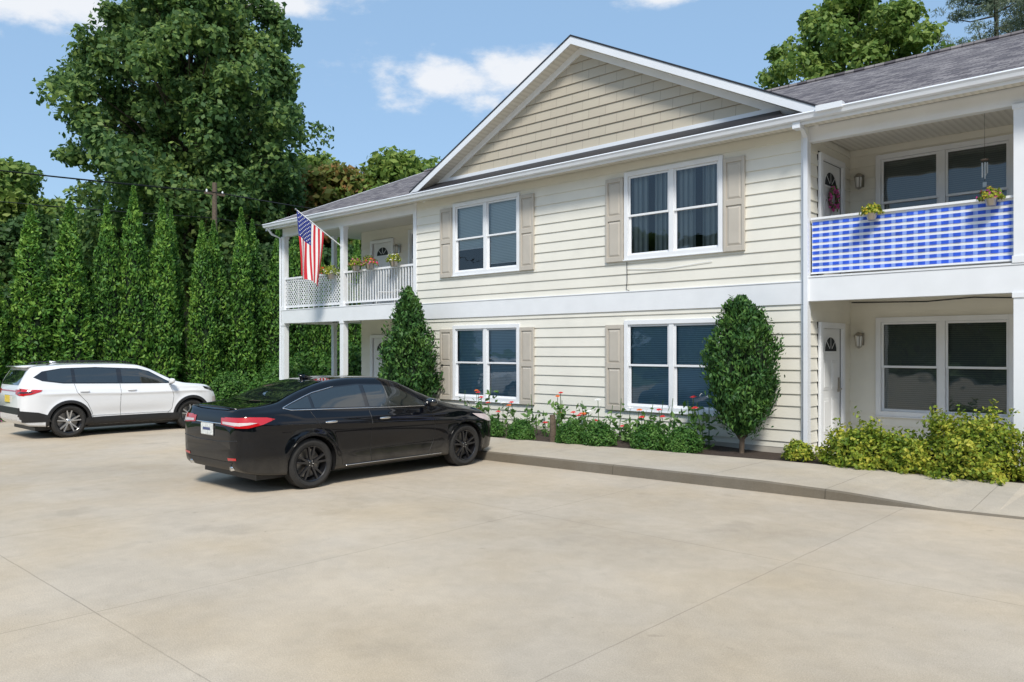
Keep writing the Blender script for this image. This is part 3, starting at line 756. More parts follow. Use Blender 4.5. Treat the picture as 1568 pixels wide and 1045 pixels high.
for k,(x,y,s) in enumerate(((-9.0,11.35,.95),(-8.42,11.42,1.0),(-7.5,11.62,1.02),(-6.88,11.72,1.02),(-10.1,11.2,.9),(-10.9,11.2,.9))):
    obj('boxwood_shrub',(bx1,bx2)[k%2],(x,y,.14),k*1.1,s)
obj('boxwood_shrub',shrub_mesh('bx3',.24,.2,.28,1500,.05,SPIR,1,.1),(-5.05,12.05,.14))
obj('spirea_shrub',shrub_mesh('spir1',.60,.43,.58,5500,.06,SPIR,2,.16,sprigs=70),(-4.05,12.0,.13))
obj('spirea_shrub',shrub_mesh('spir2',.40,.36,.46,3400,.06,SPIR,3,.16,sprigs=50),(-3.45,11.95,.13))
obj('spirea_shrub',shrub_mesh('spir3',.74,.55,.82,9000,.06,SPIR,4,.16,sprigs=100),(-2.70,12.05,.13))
lawnsh=shrub_mesh('porch_shrub',1.0,.7,1.1,6000,.09,BOX,5,.15)
for k,(x,y,s) in enumerate(((-16.5,12.1,.7),(-18.4,12.1,.75),(-20.3,12.2,.8),(-22.5,13.5,1.2),(-24.5,15,1.4),(-25,18,1.8),(-23.5,20,1.8),(-24,12.5,.9))):
    obj('shrub',lawnsh,(x,y,.1),k*1.4,s)

RED=mat('red_petals',(.65,.03,.03),.6); PINK=mat('pink_petals',(.65,.08,.35),.6); ORG=mat('orange_petals',(.75,.16,.02),.6); YEL=mat('yellow_petals',(.75,.55,.05),.6); WHP=mat('white_petals',(.8,.8,.78),.6)
def flower_bed():
    parts=[];
    fl={2:[],3:[],4:[]}; LC=[];LN=[];
    for k in range(80):
        x=rng.uniform(-12.6,-6.7); y=rng.uniform(11.75,12.5); h=rng.uniform(.35,.95)
        if rng.random()<.3: h*=.6
        lean=rng.normal(size=2)*.07
        parts.append((tubeq([(x,y,.12),(x+lean[0]*.5,y+lean[1]*.5,.12+h*.5),(x+lean[0],y+lean[1],.12+h)],[.009,.008,.006],4),1))
        nl=int(18*h)+7
        t_=rng.uniform(.05,.85,nl)
        P=np.stack([x+lean[0]*t_,y+lean[1]*t_,.12+h*t_],1)+rng.normal(size=(nl,3))*[.09,.09,.04]
        LC.append(P);LN.append(rng.normal(size=(nl,3))*.5+[0,-.3,1])
        if rng.random()<.5: fl[[2,2,2,3,4][rng.integers(5)]].append((x+lean[0],y+lean[1],.13+h))
    parts.append((leaf_quads(np.concatenate(LC),np.concatenate(LN),.14,.5,.3),0))
    for mi_,L_ in fl.items():
        for c in L_:
            n=9; aa=np.arange(n)*6.283/n
            d=np.stack([np.cos(aa),np.sin(aa),np.full(n,.25)],1)
            P=np.array(c)+d*.03; parts.append((leaf_quads(P,np.tile([0,-.4,1.],(n,1)),.065,.6,.05,updir=d*3),mi_))
            P2=np.array(c)+d*.018+[0,0,.015]; parts.append((leaf_quads(P2,np.tile([0,-.5,1.],(n,1)),.045,.6,.1,updir=d*3),mi_))
    return quad_mesh('flowers',parts,[STEM,STEM,RED,ORG,WHP])
obj('flower_bed',flower_bed())
m=MB(); m.tube([(0,0,0),(.01,0,.3),(0,0,.52)],[.065,.06,.055],BARK,10); m.build('wooden_post',loc=(-9.4,11.3,.12))
obj('petunia_patch',shrub_mesh('petunia',.5,.9,.35,1500,.08,STEM,4,.1,([PINK],220,.09)),(-23.4,5.2,0))
def planter(loc,cols,s=1.,name='railing_planter',k=1.):
    o=empty(name,loc); m=MB(); m.lathe([(0,.0),(0,.08*k),(.14*k,.12*k),(.15*k,.125*k)],BRASS,n=14); m.build('pot',o)
    me=shrub_mesh('planter_plants',.2*s,.18*s,.2*s,500,.05,SPIR,3,.2,(cols,60,.045),core=False); obj('plants',me,(0,0,.1*k),0,1,o)
planter((-4.15,FY-.12,3.84),[YEL],.75,k=.7); planter((-2.55,FY-.12,3.86),[YEL,PINK],.75,k=.7)
planter((-17.3,FY-.15,3.95),[PINK],1.1); planter((-16.7,FY-.15,3.95),[PINK,RED],1.1); planter((-15.7,FY-.15,3.95),[WHP],1.); planter((-19.4,FY+.2,3.9),[RED],1.1)
planter((-18.45,FY-.15,3.8),[WHP],1.2)
o=empty('wind_chime',(-2.70,12.98,5.05)); m=MB()
m.tube([(0,0,.4),(0,0,-.45)],.002,BLACKM,4); m.lathe([(-.45,0),(-.45,.05),(-.47,.05),(-.47,0)],BARK,n=12)
for k in range(5):
    a=k*1.2566; m.tube([(.035*math.cos(a),.035*math.sin(a),-.5),(.035*math.cos(a),.035*math.sin(a),-.66-.02*k)],.007,BRASS,6)
m.tube([(0,0,-.47),(0,0,-.78)],.002,BLACKM,4); m.box((-.025,-.002,-.85),(.025,.002,-.78),BRASS); m.build('chimes',o)
m=MB(); pts=[(0,.16*math.cos(k*.3927),.16*math.sin(k*.3927)) for k in range(17)]; m.tube(pts,.03,BARK,6,caps=False); o=m.build('door_wreath',loc=(XR+.06,13.7,4.45))
nn=300; aa=rng.uniform(0,6.28,nn); P=np.stack([rng.normal(size=nn)*.02+.02,.16*np.cos(aa)+rng.normal(size=nn)*.03,.16*np.sin(aa)+rng.normal(size=nn)*.03],1)
obj('wreath_flowers',quad_mesh('wf',[(leaf_quads(P[:180],np.tile([1.,0,0],(180,1)),.06),0),(leaf_quads(P[180:],np.tile([1.,0,0],(120,1)),.06),1)],[PINK,STEM]),parent=o)
def chair(loc,rot):
    o=empty('patio_chair',loc); o.rotation_euler[2]=rot; m=MB()
    for x in (-.2,.2):
        for y in (-.2,.2): m.tube([(x*1.1,y*1.1,0),(x,y,.44)],.012,WHITE,6)
        m.tube([(x,.2,.44),(x,.27,.9)],.012,WHITE,6)
    m.box((-.22,-.22,.44),(.22,.22,.465),WHITE); m.tube([(-.2,.27,.9),(0,.29,.95),(.2,.27,.9)],.012,WHITE,6)
    for k in range(5): m.tube([(-.16+.08*k,.2,.46),(-.16+.08*k,.28,.92)],.008,WHITE,5)
    m.build('frame',o)
chair((-16.3,13.5,2.98),.4); chair((-17.3,13.6,2.98),-.5)

# ------------------------------------------------------------------ flag
fo=empty('american_flag'); m=MB()
base=Vector((-18.1,12.70,4.70)); tip=Vector((-18.40,11.48,5.58))
m.tube([base,tip],.014,WHITE,8); m.lathe([(-.03,0),(-.02,.025),(0,.03),(.02,.02),(.03,0)],BRASS,c=tuple(tip),n=10)
m.build('pole',fo)
FR=mat('flag_red',(.60,.02,.035),.7); FB=mat('flag_blue',(.015,.03,.22),.7); FW=mat('flag_white',(.85,.85,.85),.7)
m=MB(); d=(base-tip).normalized()
def fp(s,t_):
    p=tip+d*(.03+.92*s)
    fold=.06*math.sin(s*9+t_*2.5)*t_+.03*math.sin(s*17)*t_
    squeeze=1-.25*t_
    q=tip+d*(.03+.92*(.5+(s-.5)*squeeze))
    x=q.x-.16*t_+fold*.9; y=q.y+.10*t_+fold*.4
    z=p.z*(1-t_)+ q.z*t_ -1.62*t_ + .12*t_*(s-.2)
    return (x,y,z)
ns,ntt=52,40
for i in range(ns):
    st=i*13//ns
    for j in range(ntt):
        s0,s1,t0,t1=i/ns,(i+1)/ns,j/ntt,(j+1)/ntt
        blue = st<7 and t0<.40
        m.poly([fp(s0,t0),fp(s1,t0),fp(s1,t1),fp(s0,t1)], FB if blue else (FR if st%2==0 else FW))
for r_ in range(9):
    for c in range(6 if r_%2==0 else 5):
        s=(r_+1)/10*7/13; t_=((c+.5)/6 if r_%2==0 else (c+1)/6)*.40
        c0=Vector(fp(s,t_)); eu=(Vector(fp(s+.01,t_))-c0).normalized(); ev=(Vector(fp(s,t_+.01))-c0).normalized(); n_=eu.cross(ev).normalized()
        for sg in (1,-1):
            pts=[]
            for k in range(10):
                rr=.022 if k%2==0 else .010; a=k*math.pi/5; pts.append(c0+eu*rr*math.cos(a)+ev*rr*math.sin(a)+n_*sg*.004)
            m.poly(pts,FW)
m.build('cloth',fo,recalc=False)

uo=empty('utility_pole',(-36.3,18.2,0)); m=MB()
m.tube([(0,0,0),(0,0,9.9)],[.16,.11],BARK,10); m.box((-.06,-.5,9.3),(.06,.5,9.40),BARK)
for y in (-.4,.4): m.lathe([(0,.04),(.08,.05),(.12,.03),(.16,.0)],WHITE,c=(0,y,9.40),n=8)
m.build('pole',uo)
m=MB()
for off,z in ((-.4,9.45),(.4,9.45),(0,8.2)):
    for end in ((-38,-20,z+.2),(-28.,45,z-.2)):
        a=Vector((-36.3,18.2+off,z)); b=Vector(end); pts=[]
        for k in range(17):
            t_=k/16; p=a.lerp(b,t_); p.z-=1.0*4*t_*(1-t_)*.6; pts.append(p)
        m.tube(pts,.018,BLACKM,4)
m.build('power_lines')

# ------------------------------------------------------------------ cars
def pchip(xs,ys):
    xs=np.array(xs,float);ys=np.array(ys,float);h=np.diff(xs);dl=np.diff(ys)/h
    m=np.zeros(len(xs)); m[0],m[-1]=dl[0],dl[-1]
    for i in range(1,len(xs)-1):
        if dl[i-1]*dl[i]>0:
            w1=2*h[i]+h[i-1];w2=h[i]+2*h[i-1]; m[i]=(w1+w2)/(w1/dl[i-1]+w2/dl[i])
    def f(x):
        x=min(max(x,xs[0]),xs[-1]); i=min(max(int(np.searchsorted(xs,x))-1,0),len(h)-1)
        t=(x-xs[i])/h[i]
        return ys[i]*(2*t**3-3*t*t+1)+m[i]*h[i]*(t**3-2*t*t+t)+ys[i+1]*(3*t*t-2*t**3)+m[i+1]*h[i]*(t**3-t*t)
    return f
def pair(d): return pchip([p[0] for p in d],[p[1] for p in d])

def carpaint(name,col,dirt,rough=.2,spec=.5):
    m=bpy.data.materials.new(name);N,L=nt(m);b=N['Principled BSDF']
    b.inputs['Coat Roughness'].default_value=.015; b.inputs['Specular IOR Level'].default_value=spec; b.inputs['Coat IOR'].default_value=1.48
    tc=N.new('ShaderNodeTexCoord');s=N.new('ShaderNodeSeparateXYZ');L.new(tc.outputs['Object'],s.inputs[0])
    n=N.new('ShaderNodeTexNoise');n.inputs['Scale'].default_value=5;n.inputs['Detail'].default_value=8;L.new(tc.outputs['Object'],n.inputs['Vector'])
    mr=N.new('ShaderNodeMapRange');mr.inputs[1].default_value=.2;mr.inputs[2].default_value=.50;mr.inputs[3].default_value=1;mr.inputs[4].default_value=0;L.new(s.outputs[2],mr.inputs[0])
    mu=N.new('ShaderNodeMath');mu.operation='MULTIPLY';L.new(mr.outputs[0],mu.inputs[0]);L.new(n.outputs['Fac'],mu.inputs[1])
    mu2=N.new('ShaderNodeMath');mu2.operation='MULTIPLY';mu2.inputs[1].default_value=dirt;L.new(mu.outputs[0],mu2.inputs[0])
    mx=N.new('ShaderNodeMix');mx.data_type='RGBA';mx.inputs[6].default_value=(*col,1);mx.inputs[7].default_value=(.20,.18,.15,1)
    L.new(mu2.outputs[0],mx.inputs[0]);L.new(mx.outputs[2],b.inputs['Base Color'])
    r=N.new('ShaderNodeMapRange');r.inputs[3].default_value=rough;r.inputs[4].default_value=.7;L.new(mu2.outputs[0],r.inputs[0]);L.new(r.outputs[0],b.inputs['Roughness'])
    c=N.new('ShaderNodeMath');c.operation='SUBTRACT';c.inputs[0].default_value=1;c.use_clamp=True;L.new(mu2.outputs[0],c.inputs[1]);L.new(c.outputs[0],b.inputs['Coat Weight'])
    return m
TYRE=mat('tyre_rubber',(.022,.021,.02),.85,noise=.2,nscale=20)
CHROME=mat('chrome',(.75,.76,.78),.12,metal=1)
RIMB=mat('black_alloy',(.010,.010,.012),.3,coat=.5)
RIMS=mat('silver_alloy',(.62,.63,.65),.28,metal=.9)
DISC=mat('brake_disc',(.25,.24,.23),.4,metal=1)
CGL=mat('car_glass',(.010,.015,.016),.02,coat=1.,spec=1.)
REDL=mat('tail_light_red',(.50,.008,.012),.12,coat=1.)
WHL=mat('lamp_clear',(.66,.56,.56),.12,coat=1.)
GBLK=mat('gloss_black',(.008,.008,.009),.08,coat=1.)
PLATE=mat('licence_plate',(.70,.72,.70),.4,noise=.25,nscale=30)
PLATEY=mat('licence_plate_yellow',(.75,.55,.08),.4,noise=.15,nscale=30)

class Car:
    def __init__(s,name,loc,S,paint):
        s.e=empty(name,loc); s.S=S; s.paint=paint; s.ymap=S.get('ymap',lambda y:y); s.yinv=S.get('yinv',lambda y:y); s.body()
    def body(s):
        S=s.S; top,belt,zb,wb,wr=(pair(S[k]) for k in('top','belt','zb','wb','wr'))
        y0,y1=S['top'][0][0],S['top'][-1][0]
        ys=list(np.arange(y0+.12,y1-.12,.025)); e=[y0+.12*(k/14)**2 for k in range(14)]; e2=[y1-.12*(k/14)**2 for k in range(14)]
        ys=sorted(e+ys+e2)
        cre,WB,R,wz=S['crease'],S['wheelbase'],S['arch'],S['wr_']
        nsub=[5,3,5,9,12,8,6,8,8,5,5,6]
        rows=[]
        for y in ys:
            zt,zs,b,w,r_=top(y),belt(y),zb(y),wb(y),wr(y)
            zs=min(zs,zt-.02); h=zs-b; zr_=zs+(zt-zs)*.87; gh=zt-zs
            inx=w-S['tuck']*min(1,gh/.25)-.02
            K=[(0,b),(.80*w,b),(.94*w,b+.02),(.972*w,b+.09),(.99*w,b+.3*h),(w,b+.66*h),(.988*w,b+.88*h),(inx,zs),(inx*.5+r_*.5+.012*min(1,gh/.3),zs+(zr_-zs)*.52),(r_,zr_),(r_*.86,zt-gh*.045),(r_*.45,zt-gh*.008),(0,zt)]
            K=np.array(K); pts=[]
            for i in range(len(K)-1):
                p0,p1,p2,p3=K[max(i-1,0)],K[i],K[i+1],K[min(i+2,len(K)-1)]
                m1=.38*(p2-p0);m2=.38*(p3-p1)
                if i==0: m1=p2-p1
                if i==len(K)-2: m2=np.array([p2[0]-p1[0],0])
                L1=np.linalg.norm(p2-p1)
                for v in (m1,m2):
                    l=np.linalg.norm(v)
                    if l>1.2*L1: v*=1.2*L1/l
                n=nsub[i]
                for k in range(n):
                    t=k/n; pts.append(p1*(2*t**3-3*t*t+1)+m1*(t**3-2*t*t+t)+p2*(3*t*t-2*t**3)+m2*(t**3-t*t))
            pts.append(K[-1]); row=[]
            ym=s.ymap(y)
            for q in pts:
                x,z=float(q[0]),float(q[1])
                if x>.5 and z<zs+.03:
                    zc=cre(y); x+=.020*math.exp(-((z-zc)/.03)**2)*min(1,max(0,(y-y0-.2)/.4))*min(1,max(0,(y1-y-.3)/.4))
                    mid=math.exp(-((y-WB/2)/(WB*.36))**4); x-=.03*mid*math.exp(-((z-.47)/.13)**2)
                    for wy in (0,WB):
                        d=math.hypot(ym-wy,z-wz)
                        if d<R+.13: x+=.022*(1-max(0,min(1,(d-R-.03)/.10)))**1.5
                row.append([x,ym,z])
            rows.append(row)
        ring=[]
        for row in rows:
            ring.append(row+[[-p[0],p[1],p[2]] for p in row[-2:0:-1]])
        n=len(ring[0]); V=np.array(ring).reshape(-1,3); F=[]
        for i in range(len(ring)-1):
            for k in range(n): F.append((i*n+k,i*n+(k+1)%n,(i+1)*n+(k+1)%n,(i+1)*n+k))
        caps=[tuple(range(n))[::-1],tuple((len(ring)-1)*n+k for k in range(n))]
        s.bvh=BVHTree.FromPolygons([tuple(v) for v in V],F+caps)
        inside=np.zeros(len(V),bool); near=np.full(len(V),-1)
        for wi,wy in enumerate((0,WB)):
            d=np.hypot(V[:,1]-wy,V[:,2]-wz); k=(d<R)&(np.abs(V[:,0])>.48); inside|=k; near[k]=wi
        F2=[f for f in F if not all(inside[i] for i in f)]
        used=set(i for f in F2 for i in f)
        for i in used:
            if inside[i]:
                wy=(0,WB)[near[i]]; dy,dz=V[i,1]-wy,V[i,2]-wz; d=math.hypot(dy,dz)
                if abs(V[i,0])>.6 and d>1e-3: V[i,1]=wy+dy*R/d; V[i,2]=wz+dz*R/d
        me=MB(); me.v=[tuple(v) for v in V]; me.f=F2+caps; me.m=[0]*len(me.f); me.mats=[s.paint]
        me.build('body',s.e,smooth=True)
        w=MB()
        for wy in (0,WB):
            for sx in (-1,1):
                ww=wb(wy); xo=sx*(ww-.02); xi=sx*.45; nn=28; vs=[];fs=[]
                for k in range(nn+1):
                    a=-.35+(math.pi+.7)*k/nn; c,sn=math.cos(a),math.sin(a)
                    for x in (xo,xi): vs.append((x,wy+(R+.004)*c,wz+(R+.004)*sn))
                for k in range(nn): fs.append((2*k,2*k+1,2*k+3,2*k+2))
                w.faces(vs,fs,BLACKM)
                w.poly([vs[2*k+1] for k in range(nn+1)],BLACKM)
                lipp=[]
                for k in range(25):
                    a=-.15+(math.pi+.3)*k/24; lipp.append(s.hit('side',s.yinv(wy+(R+.004)*math.cos(a)),max(wz+(R+.004)*math.sin(a),zb(wy)+.03),sx,.0)[0])
                w.tube(lipp,.008,S.get('archmat',s.paint),5)
        w.build('wheel_wells',s.e)
        p=MB(); p.box((-.7,s.ymap(y0)+.3,.17),(.7,s.ymap(y1)-.3,.24),BLACKM); p.build('underbody',s.e)
    def hit(s,view,a,b,sx,off):
        if view=='side': a=s.ymap(a); o=Vector((3*sx,a,b));d=Vector((-sx,0,0))
        elif view=='rear': o=Vector((a,-5,b));d=Vector((0,1,0))
        elif view=='front': o=Vector((a,8,b));d=Vector((0,-1,0))
        else: b=s.ymap(b); o=Vector((a,b,5));d=Vector((0,0,-1))
        h=s.bvh.ray_cast(o,d)
        if h[0] is None:
            tgt={'side':Vector((.85*sx,a,b)),'rear':Vector((a,-1,b)),'front':Vector((a,3.6,b)),'top':Vector((a,b,1.2))}[view]
            h=s.bvh.find_nearest(tgt)
        n=h[1]; 
        if n.dot(d)>0: n=-n
        return h[0]+n*off, n
    def patch(s,mb,view,poly,m,off=.004,sx=1,g=.035):
        B=[]
        for i in range(len(poly)):
            a=Vector(poly[i]);b=Vector(poly[(i+1)%len(poly)]); k=max(1,int((b-a).length/g))
            for j in range(k): B.append(a.lerp(b,j/k))
        nb=len(B); E=[(i,(i+1)%nb) for i in range(nb)]
        xs=[p.x for p in B];ys=[p.y for p in B]
        def ins(x,y):
            c=False
            for i in range(nb):
                p,q=B[i],B[(i+1)%nb]
                if (p.y>y)!=(q.y>y) and x<(q.x-p.x)*(y-p.y)/(q.y-p.y)+p.x: c=not c
            return c
        pts=list(B)
        x=min(xs)+g*.5
        while x<max(xs):
            y=min(ys)+g*.5
            while y<max(ys):
                if ins(x,y) and min((p-Vector((x,y))).length for p in B)>g*.45: pts.append(Vector((x,y)))
                y+=g
            x+=g
        r=delaunay_2d_cdt(pts,E,[],1,1e-5)
        vs=[s.hit(view,v.x,v.y,sx,off)[0] for v in r[0]]
        fs=[]
        for f in r[2]:
            c=sum((r[0][i] for i in f),Vector((0,0)))/len(f)
            if ins(c.x,c.y): fs.append(tuple(f))
        mb.faces(vs,fs,m)
    def line(s,mb,view,pl,m,rad=.004,sx=1,off=0.,close=False):
        P=[]; q=list(pl)+([pl[0]] if close else [])
        for i in range(len(q)-1):
            a=Vector(q[i]);b=Vector(q[i+1]);k=max(1,int((b-a).length/.03))
            for j in range(k): P.append(a.lerp(b,j/k))
        P.append(Vector(q[-1]))
        mb.tube([s.hit(view,p.x,p.y,sx,off)[0] for p in P],rad,m,5)
    def ring(s,mb,wy,r0,r1,m,off,sx,a0=-.25,a1=math.pi+.25):
        n=40; vs=[]; wz=s.S['wr_']
        for k in range(n+1):
            a=a0+(a1-a0)*k/n
            for r in np.linspace(r0,r1,4): vs.append(s.hit('side',s.yinv(wy+r*math.cos(a)),max(wz+r*math.sin(a),.235),sx,off)[0])
        mb.faces(vs,[(4*k+j,4*k+j+1,4*k+j+5,4*k+j+4) for k in range(n) for j in range(3)],m)

def clip(poly,lo,hi):
    def half(P,c,keep):
        o=[]
        for i in range(len(P)):
            a,b=P[i],P[(i+1)%len(P)]; ia,ib=keep(a[0]),keep(b[0])
            if ia: o.append(a)
            if ia!=ib:
                t=(c-a[0])/(b[0]-a[0]); o.append((c,a[1]+(b[1]-a[1])*t))
        return o
    return half(half(poly,lo,lambda x:x>=lo),hi,lambda x:x<=hi)
def shrink(poly,d):
    n=len(poly); A=sum(poly[i][0]*poly[(i+1)%n][1]-poly[(i+1)%n][0]*poly[i][1] for i in range(n)); s=1 if A>0 else -1; o=[]
    for i in range(n):
        p,a,b=Vector(poly[i]),Vector(poly[i-1]),Vector(poly[(i+1)%n])
        e1=(p-a).normalized();e2=(b-p).normalized(); n1=Vector((-e1.y,e1.x))*s;n2=Vector((-e2.y,e2.x))*s
        bis=(n1+n2); bis.normalize(); c=max(.35,bis.dot(n1)); q=p+bis*d/c; o.append((q.x,q.y))
    return o

def wheel(car,wy,sx,r,xo,face,acc,nsp=5,double=True,rimr=None):
    rimr=rimr or r*.70; m=MB(); W=.22
    X=lambda x:sx*(x)
    prof=[(-W+.02,rimr),(-W,rimr+.03),(-W,r-.03),(-W+.03,r),(-.03,r),(-.006,r-.03),(.004,(r+rimr)/2),(-.004,rimr+.012),(-.012,rimr)]
    m.lathe([(X(a),b) for a,b in prof],TYRE,'X',n=48)
    for gx in (-.07,-.11,-.15): m.lathe([(X(gx-.006),r+.001),(X(gx+.006),r+.001)],BLACKM,'X',n=48)
    m.lathe([(X(-.012),rimr),(X(-.004),rimr-.004),(X(-.012),rimr-.014),(X(-.10),rimr-.03),(X(-.2),rimr-.03)],acc,'X',n=48)
    m.lathe([(X(-.12),rimr-.05),(X(-.12),.04),(X(-.12),0.001)],DISC,'X',n=32)
    m.lathe([(X(-.155),rimr-.02),(X(-.155),0.001)],BLACKM,'X',n=32)
    m.lathe([(X(-.02),.001),(X(-.02),.03),(X(-.03),.045),(X(-.04),.06),(X(-.09),.065)],face,'X',n=24)
    for k in range(nsp):
        a=2*math.pi*k/nsp+.3
        for da in (-.16,.16):
            ar=a+da*1.25; ah=a+da*.7
            p0=Vector((0,math.cos(ah)*.045,math.sin(ah)*.045)); p1=Vector((0,math.cos(ar)*(rimr-.008),math.sin(ar)*(rimr-.008)))
            t=(p1-p0).normalized(); w=Vector((0,-t.z,t.y))
            w0,w1=(.020,.016)
            x0,x1=-.022,-.012
            vs=[]
            for (pp,ww,xx) in ((p0,w0,x0),(p1,w1,x1)):
                for sg in (-1,1):
                    q=pp+w*ww*sg; vs.append((X(xx-.035),q.y,q.z))
                    q=pp+w*ww*.75*sg; vs.append((X(xx),q.y,q.z))
            m.hexa([vs[0],vs[2],vs[6],vs[4],vs[1],vs[3],vs[7],vs[5]],face)
    for k in range(5):
        a=2*math.pi*k/5; m.lathe([(X(-.016),.001),(X(-.016),.007),(X(-.03),.007)],CHROME,'X',c=(0,.035*math.cos(a),.035*math.sin(a)),n=6)
    o=m.build('wheel',car.e,smooth=True); o.location=(sx*xo,wy,r-.002)
    try: o.data.set_sharp_from_angle(angle=math.radians(35))
    except Exception: pass
    return o

def blob(mb,c,rx,ry,rz,m,p=2.6,nu=18,nv=12):
    vs=[];sg=lambda v:math.copysign(abs(v)**(2/p),v)
    for i in range(nv+1):
        ph=-math.pi/2+math.pi*i/nv
        for k in range(nu):
            th=2*math.pi*k/nu; vs.append((c[0]+rx*sg(math.cos(ph))*sg(math.cos(th)),c[1]+ry*sg(math.cos(ph))*sg(math.sin(th)),c[2]+rz*sg(math.sin(ph))))
    mb.faces(vs,[(i*nu+k,i*nu+(k+1)%nu,(i+1)*nu+(k+1)%nu,(i+1)*nu+k) for i in range(nv) for k in range(nu)],m)

BLK=carpaint('black_paint',(.0025,.003,.005),.6,.5,.0)
crease=pair([(-1.12,.90),(0,.86),(1.4,.80),(2.8,.74),(3.81,.66)])
kr,kf,WBs=.89,.93,2.83
SED=dict(top=[(-1.12,.86),(-1.105,.97),(-1.07,1.06),(-1.0,1.10),(-.7,1.125),(-.45,1.16),(0,1.31),(.45,1.43),(.9,1.47),(1.3,1.465),(1.6,1.41),(2.1,1.20),(2.5,1.045),(2.7,1.0),(3.2,.92),(3.55,.82),(3.72,.72),(3.79,.62),(3.81,.54)],
 belt=[(-1.12,.80),(-1.1,.90),(-1.0,1.0),(-.5,1.03),(0,1.01),(1,.985),(2,.955),(2.5,.93),(3.2,.85),(3.6,.73),(3.75,.61),(3.81,.50)],
 zb=[(-1.12,.50),(-1.09,.38),(-1.0,.29),(-.6,.22),(0,.20),(2.8,.20),(3.4,.2),(3.7,.22),(3.81,.3)],
 wb=[(-1.12,.60),(-1.1,.70),(-1.04,.79),(-.9,.85),(-.5,.905),(0,.915),(1.4,.92),(2.8,.915),(3.3,.87),(3.6,.76),(3.74,.62),(3.81,.42)],
 wr=[(-1.12,.45),(-1.0,.66),(-.6,.70),(-.2,.66),(.3,.61),(1,.60),(1.6,.61),(2.2,.68),(2.6,.74),(3.2,.70),(3.6,.55),(3.81,.3)],
 crease=crease,wheelbase=2.83,arch=.375,wr_=.335,tuck=.055,
 ymap=lambda y: y*kr if y<0 else (WBs+(y-WBs)*kf if y>WBs else y), yinv=lambda y: y/kr if y<0 else (WBs+(y-WBs)/kf if y>WBs else y))
sed=Car('sedan_car',(-9.98,5.91,0),SED,BLK)
d=MB()
DLO=[(2.17,.995),(2.02,1.08),(1.62,1.285),(1.3,1.345),(.9,1.36),(.5,1.335),(.15,1.265),(-.15,1.17),(-.42,1.085),(-.3,1.055),(.3,1.04),(1.0,1.02),(1.6,1.005)]
for sx in (1,-1):
    sed.patch(d,'side',DLO,GBLK,.003,sx)
    ins=shrink(DLO,.018)
    for lo,hi in ((1.0,2.05),(.10,.93),(-.5,.055)):
        sed.patch(d,'side',clip(ins,lo,hi),CGL,.006,sx)
    sed.line(d,'side',[DLO[5],DLO[6],DLO[7],DLO[8],DLO[9],DLO[10],DLO[11],DLO[12],DLO[0]],CHROME,.007,sx,.002)
    sed.line(d,'side',[(.98,1.0),(.97,.5),(.99,.27)],BLACKM,.0045,sx)
    sed.line(d,'side',[(2.08,.97),(2.18,.75),(2.16,.45),(2.05,.27)],BLACKM,.0045,sx)
    sed.line(d,'side',[(.02,1.03),(.10,.85),(.33,.62),(.47,.45),(.50,.27)],BLACKM,.0045,sx)
    sed.line(d,'side',[(.5,.265),(2.05,.265)],BLACKM,.004,sx)
    sed.line(d,'side',[(.55,.255),(2.35,.255)],CHROME,.006,sx,.006)
    for hy in (.28,1.2):
        p,nn_=sed.hit('side',hy,.865,sx,.022); blob(d,tuple(p),.014,.10,.016,CHROME)
    sed.patch(d,'side',[(-1.10,.86),(-1.10,.985),(-.95,.995),(-.72,.985),(-.60,.96),(-.78,.90),(-.98,.86)],REDL,.007,sx,.025)
    sed.patch(d,'side',[(-1.10,.885),(-1.10,.925),(-.95,.93),(-.86,.92),(-.97,.90)],WHL,.010,sx,.025)
    sed.patch(d,'rear',[(sx*.36,.89),(sx*.80,.86),(sx*.79,.985),(sx*.34,.975)],REDL,.006,1,.025)
    sed.patch(d,'rear',[(sx*.40,.90),(sx*.76,.885),(sx*.75,.925),(sx*.39,.93)],WHL,.009,1,.025)
    sed.patch(d,'side',[(3.0,.83),(3.35,.80),(3.62,.72),(3.66,.66),(3.45,.68),(3.2,.74)],WHL,.006,sx,.03)
    sed.patch(d,'rear',[(sx*.52,.44),(sx*.70,.45),(sx*.70,.48),(sx*.52,.475)],REDL,.006,1,.025)
    blob(d,(sx*1.03,2.0,1.06),.10,.075,.065,GBLK); d.box((sx*.86,2.0,1.0),(sx*.96,2.06,1.03),GBLK)
sed.patch(d,'top',[(-.54,1.66),(.54,1.66),(.60,2.05),(.66,2.46),(.35,2.53),(0,2.55),(-.35,2.53),(-.66,2.46),(-.60,2.05)],CGL,.005)
sed.patch(d,'top',[(-.50,.36),(.50,.36),(.56,0),(.60,-.42),(.3,-.47),(0,-.49),(-.3,-.47),(-.60,-.42),(-.56,0)],CGL,.005)
sed.patch(d,'rear',[(-.5,.30),(.5,.30),(.62,.42),(-.62,.42)],BLACKM,.005)
sed.patch(d,'rear',[(-.18,.73),(.18,.73),(.18,.84),(-.18,.84)],BLACKM,.003)
sed.line(d,'rear',[(-.34,.90),(.34,.90)],CHROME,.008,1,.004)
sed.line(d,'rear',[(-.72,.70),(-.3,.67),(.3,.67),(.72,.70)],BLACKM,.005)
sed.line(d,'top',[(-.62,-.50),(-.66,-.8),(-.62,-1.05)],BLACKM,.004); sed.line(d,'top',[(.62,-.50),(.66,-.8),(.62,-1.05)],BLACKM,.004)
sed.patch(d,'front',[(-.55,.40),(.55,.40),(.62,.62),(-.62,.62)],BLACKM,.004)
for x in (-.55,.55): d.tube([(x,-.965,.34),(x,-.8,.34)],.035,CHROME,12)
yr=kr
